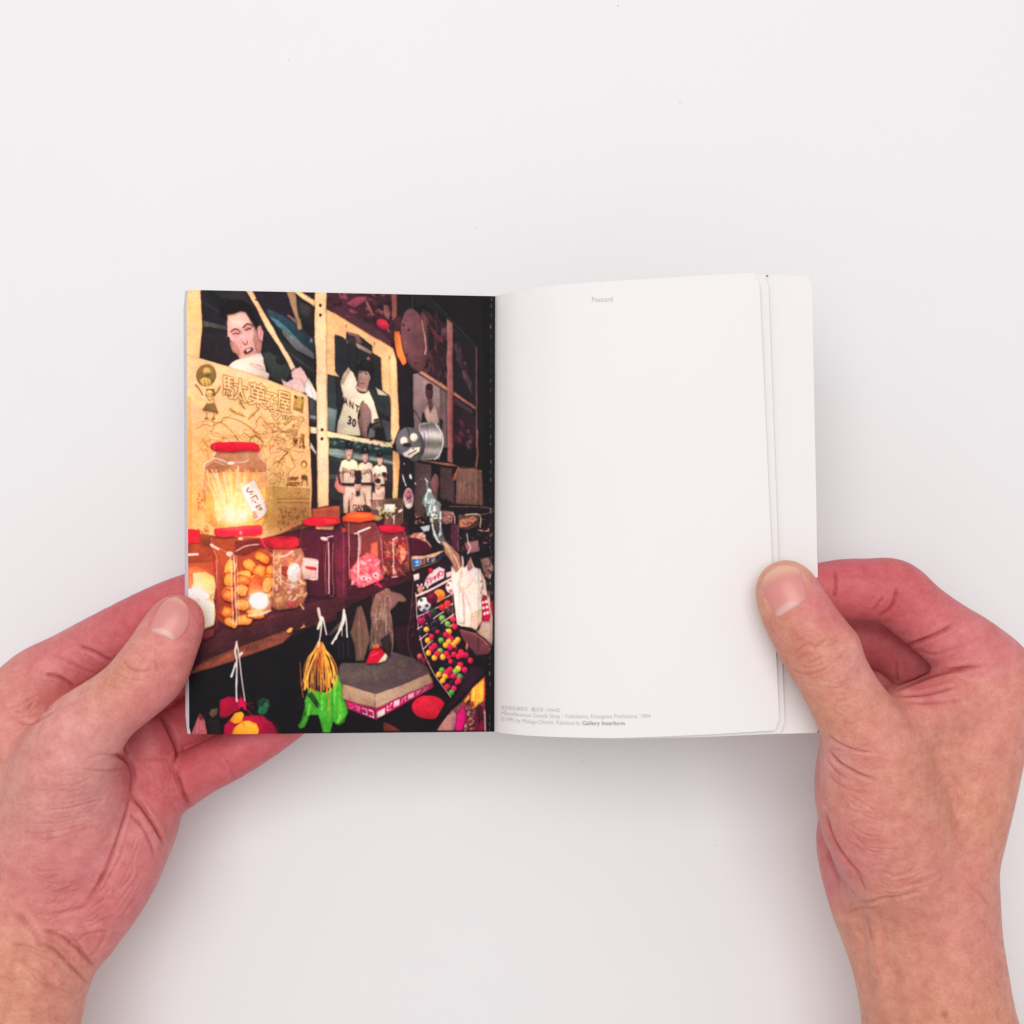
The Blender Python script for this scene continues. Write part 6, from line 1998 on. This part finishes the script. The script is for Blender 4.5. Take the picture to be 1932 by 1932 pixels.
m_print, nt, b = mat('printed_card')
im = node(nt, 'ShaderNodeTexImage', image=print_image(), interpolation='Cubic')
uvn = node(nt, 'ShaderNodeUVMap', uv_map='UVMap')
nt.links.new(uvn.outputs['UV'], im.inputs['Vector'])
gain = node(nt, 'ShaderNodeMix', data_type='RGBA', blend_type='MULTIPLY')
gain.inputs[0].default_value = 1.0
gain.inputs[7].default_value = (0.93, 0.89, 0.88, 1)
nt.links.new(im.outputs['Color'], gain.inputs[6])
nt.links.new(gain.outputs[2], b.inputs['Base Color'])
b.inputs['Roughness'].default_value = 0.5
b.inputs['Specular IOR Level'].default_value = 0.10
m_page, _nt, _b = paper_material('uncoated_card', (0.795, 0.778, 0.768), rough=0.7, bump=0.22, mottling=0.012)
m_edge_shade, _nt, _b = paper_material('card_edges_shaded', (0.56, 0.53, 0.55), rough=0.7, bump=0.3, mottling=0.06)  # grey holds the shade on the stack's side, painted into the card
m_cover, _nt, _b = paper_material('cover_board', (0.30, 0.22, 0.20), rough=0.5, bump=0.2, mottling=0.05)

zl = smooth_interp([340, 400, 500, 700, 850, 910, 936], [9.3, 8.6, 7.2, 3.9, 1.4, 0.45, 0.0])
zr = smooth_interp([930, 934, 945, 978, 1045, 1124, 1200, 1300, 1450, 1560], [-0.6, 0.0, 3.4, 9.0, 15.2, 18.8, 21.0, 21.9, 21.6, 20.4])


def sheet(name, outer, inner, top, bottom, zf, dz, thick, material, parent, nu=72, nv=40, corner=0.0, uv=False, edge_mat=None):
    """a card from the gutter (inner) to its outer edge; top(x) and bottom(x) give its cut edges, zf(x) its rise"""
    verts, uvs = [], []
    for j in range(nv + 1):
        t = j / nv
        for i in range(nu + 1):
            s = 1 - (1 - i / nu) ** 1.0
            x0 = inner[0] + (inner[1] - inner[0]) * t
            x1 = outer[0] + (outer[1] - outer[0]) * t
            if corner:                        # rounded outer corners
                e = min(t, 1 - t) * 830
                if e < corner:
                    x1 -= math.copysign(corner - math.sqrt(max(corner ** 2 - (corner - e) ** 2, 0)), outer[0] - inner[0])
            x = x0 + (x1 - x0) * s
            y = top(x) + (bottom(x) - top(x)) * t
            verts.append(P(x, y, float(zf(x)) + dz))
            uvs.append(((x / 0.9928 - IX0) / IW, 1 - (y / 0.9928 - IY0) / IH))
    n = len(verts)
    v = np.array(verts)
    low = v.copy()
    low[:, 2] -= thick
    faces, w = [], nu + 1
    flip = outer[0] < inner[0]
    for j in range(nv):
        for i in range(nu):
            a = j * w + i
            f = (a, a + w, a + w + 1, a + 1)
            if flip:
                f = f[::-1]
            faces.append(f)
    nf = len(faces)
    faces += [tuple(q + n for q in f[::-1]) for f in faces]
    rim = [i for i in range(w)] + [j * w + nu for j in range(1, nv + 1)] + [nv * w + i for i in range(nu - 1, -1, -1)] + [j * w for j in range(nv - 1, 0, -1)]
    for a, c in zip(rim, rim[1:] + rim[:1]):
        f = (a, c, c + n, a + n)
        faces.append(f[::-1] if flip else f)
    o = link_mesh(name, np.vstack([v, low]), faces, material, parent)
    me = o.data
    if edge_mat:
        me.materials.append(edge_mat)
        for k, pgn in enumerate(me.polygons):
            if k >= nf:
                pgn.material_index = 1
    for k, pgn in enumerate(me.polygons):
        if k >= 2 * nf:
            pgn.use_smooth = False
    me.set_sharp_from_angle(angle=math.radians(40))
    if uv:
        lay = me.uv_layers.new(name='UVMap')
        al = uvs + uvs
        for lp in me.loops:
            lay.data[lp.index].uv = al[lp.vertex_index]
    return o


tl_ = lambda x: interp(x, [340, 378, 936], [547, 547.2, 558.8])
bl_ = lambda x: interp(x, [340, 360, 936], [1386.5, 1386, 1380.5])
o = sheet('printed_page', (352, 357), (934.5, 932.5), tl_, bl_, zl, 0.0, 0.3, m_print, book, nu=90, nv=60, corner=3.5, uv=True, edge_mat=m_edge_shade)
tag(o, 'left page with a full colour print of a sweet shop')
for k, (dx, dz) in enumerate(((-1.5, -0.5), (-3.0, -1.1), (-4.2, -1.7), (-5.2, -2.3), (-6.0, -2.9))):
    sheet('page', (352 + dx, 356 + dx), (934.5, 932.5), lambda x: tl_(x) + 0.8 + 0.3 * k, lambda x: bl_(x) - 1.2 - 0.3 * k, zl, dz, 0.42, m_edge_shade, book, nu=24, nv=24, corner=3.5)
sheet('cover', (353, 357), (936, 934), lambda x: tl_(x) + 3, lambda x: bl_(x) - 3, zl, -3.6, 0.5, m_edge_shade, book, nu=24, nv=12, corner=3.5)

tr_ = smooth_interp([930, 934.4, 952, 974.5, 1059, 1208, 1320, 1432, 1560], [559.5, 559, 554, 549, 537, 527, 520, 514.3, 509])
br_ = smooth_interp([930, 932, 955, 983.5, 1037, 1124, 1192, 1330, 1471, 1560], [1380.3, 1380.6, 1384, 1387, 1390, 1392.3, 1391.8, 1386, 1377.5, 1373])
tr2 = lambda x: interp(x, [930, 1300, 1449, 1560], [0, 0, 0.6, 1.2]) + tr_(x) + interp(x, [930, 1300, 1449, 1560], [0, 1, 3.2, 5])
br2 = lambda x: br_(x) + interp(x, [930, 1124, 1200, 1330, 1480, 1560], [0, 0.4, 1.5, 4.2, 6.3, 8])
tr3 = lambda x: interp(x, [930, 1200, 1449, 1535], [0, 0.5, 4.5, 12.3]) + tr_(x)
br3 = lambda x: br_(x) + interp(x, [930, 1124, 1200, 1330, 1480, 1560], [0, 0.7, 1.9, 4.8, 7.4, 9.4])
o = sheet('blank_page', (1432, 1471), (934.4, 932.2), tr_, br_, zr, 0.0, 0.3, m_page, book, nu=90, nv=40, corner=9)
tag(o, 'blank right page with small grey lettering')
right_page = o
sheet('page', (1449, 1481), (934.4, 932.2), tr2, br2, zr, -2.0, 0.3, m_page, book, nu=90, nv=40, corner=8)
sheet('page', (1531.5, 1549), (934.4, 932.2), tr3, br3, zr, -4.0, 0.35, m_page, book, nu=90, nv=40, corner=7)
o = sheet('cover', (1529, 1551.5), (936, 934), lambda x: tr3(x) + 2.5, lambda x: br3(x) - 0.8, zr, -4.8, 0.5, m_cover, book, nu=60, nv=20, corner=5)

m_fleck, _nt, _b = mat('dark_fleck')
_b.inputs['Base Color'].default_value = (0.05, 0.05, 0.05, 1)
fz = float(zr(1447)) - 1.5
fc = [P(1447.5 + 2.2 * math.cos(a) * (1 + 0.25 * math.sin(3 * a)), 520.5 + 1.7 * math.sin(a), fz) for a in np.linspace(0, 2 * math.pi, 11)[:-1]]
link_mesh('worn_corner', [P(1447.5, 520.5, fz + 0.15)] + fc, [(0, 1 + (i + 1) % 10, 1 + i) for i in range(10)], m_fleck, book)

# ---- lettering on the blank page
m_ink, _nt, _b = mat('grey_ink')
_b.inputs['Base Color'].default_value = (0.47, 0.45, 0.45, 1)
_b.inputs['Roughness'].default_value = 0.7
m_ink2, _nt, _b = mat('dark_grey_ink')
_b.inputs['Base Color'].default_value = (0.27, 0.255, 0.255, 1)
_b.inputs['Roughness'].default_value = 0.7


def page_text(text, x0, x1, ybase, ybase2, h, material, bold=0.0, bow=None):
    v, t, size = glyphs(text, bold)
    c = []
    for a, q in v:
        x = x0 + (x1 - x0) * a
        yb = ybase + (ybase2 - ybase) * a if bow is None else float(bow(x))
        c.append(P(x, yb - h * q, float(zr(x)) + 0.06))
    f = []
    for tri in t:
        a, b_, c_ = (np.array(c[i]) for i in tri)
        f.append(tri if np.cross(b_ - a, c_ - a)[2] > 0 else tri[::-1])
    o = link_mesh('lettering', c, f, material, right_page, smooth=False)
    tag(o, 'small grey lettering reading ' + text if len(text) < 12 else None)
    return o


d = lambda x, y: ((920 + x / 5.52) * 0.9928, (1320 + y / 5.52) * 0.9928)
page_text('Postcard', 1117, 1155.5, 570, 568.8, 9.0, m_ink)
b1 = smooth_interp([d(180, 0)[0], d(400, 0)[0], d(800, 0)[0]], [d(0, 165)[1], d(0, 178)[1], d(0, 190)[1]])
b2 = smooth_interp([d(180, 0)[0], d(500, 0)[0], d(900, 0)[0], d(1750, 0)[0]], [d(0, 228)[1], d(0, 252)[1], d(0, 263)[1], d(0, 262)[1]])
b3 = smooth_interp([d(180, 0)[0], d(500, 0)[0], d(900, 0)[0], d(1480, 0)[0]], [d(0, 290)[1], d(0, 316)[1], d(0, 332)[1], d(0, 336)[1]])
page_text('菊名商店(雑貨店)', d(182, 0)[0], d(458, 0)[0], 0, 0, 9.4, m_ink, 0.0, b1)
page_text('横浜市', d(495, 0)[0], d(622, 0)[0], 0, 0, 9.0, m_ink, 0.0, b1)
page_text('1994年', d(655, 0)[0], d(798, 0)[0], 0, 0, 8.6, m_ink, 0.0, b1)
page_text('Miscellaneous Goods Shop : Yokohama, Kanagawa Prefecture, 1994', d(182, 0)[0], d(1745, 0)[0], 0, 0, 10.5, m_ink, 0.0, b2)
page_text('©1995 by Mitsugu Ohnishi  Published by', d(182, 0)[0], d(1008, 0)[0], 0, 0, 10.5, m_ink, 0.0, b3)
page_text('Gallery Interform', d(1030, 0)[0], d(1478, 0)[0], 0, 0, 10.2, m_ink2, 0.012, b3)
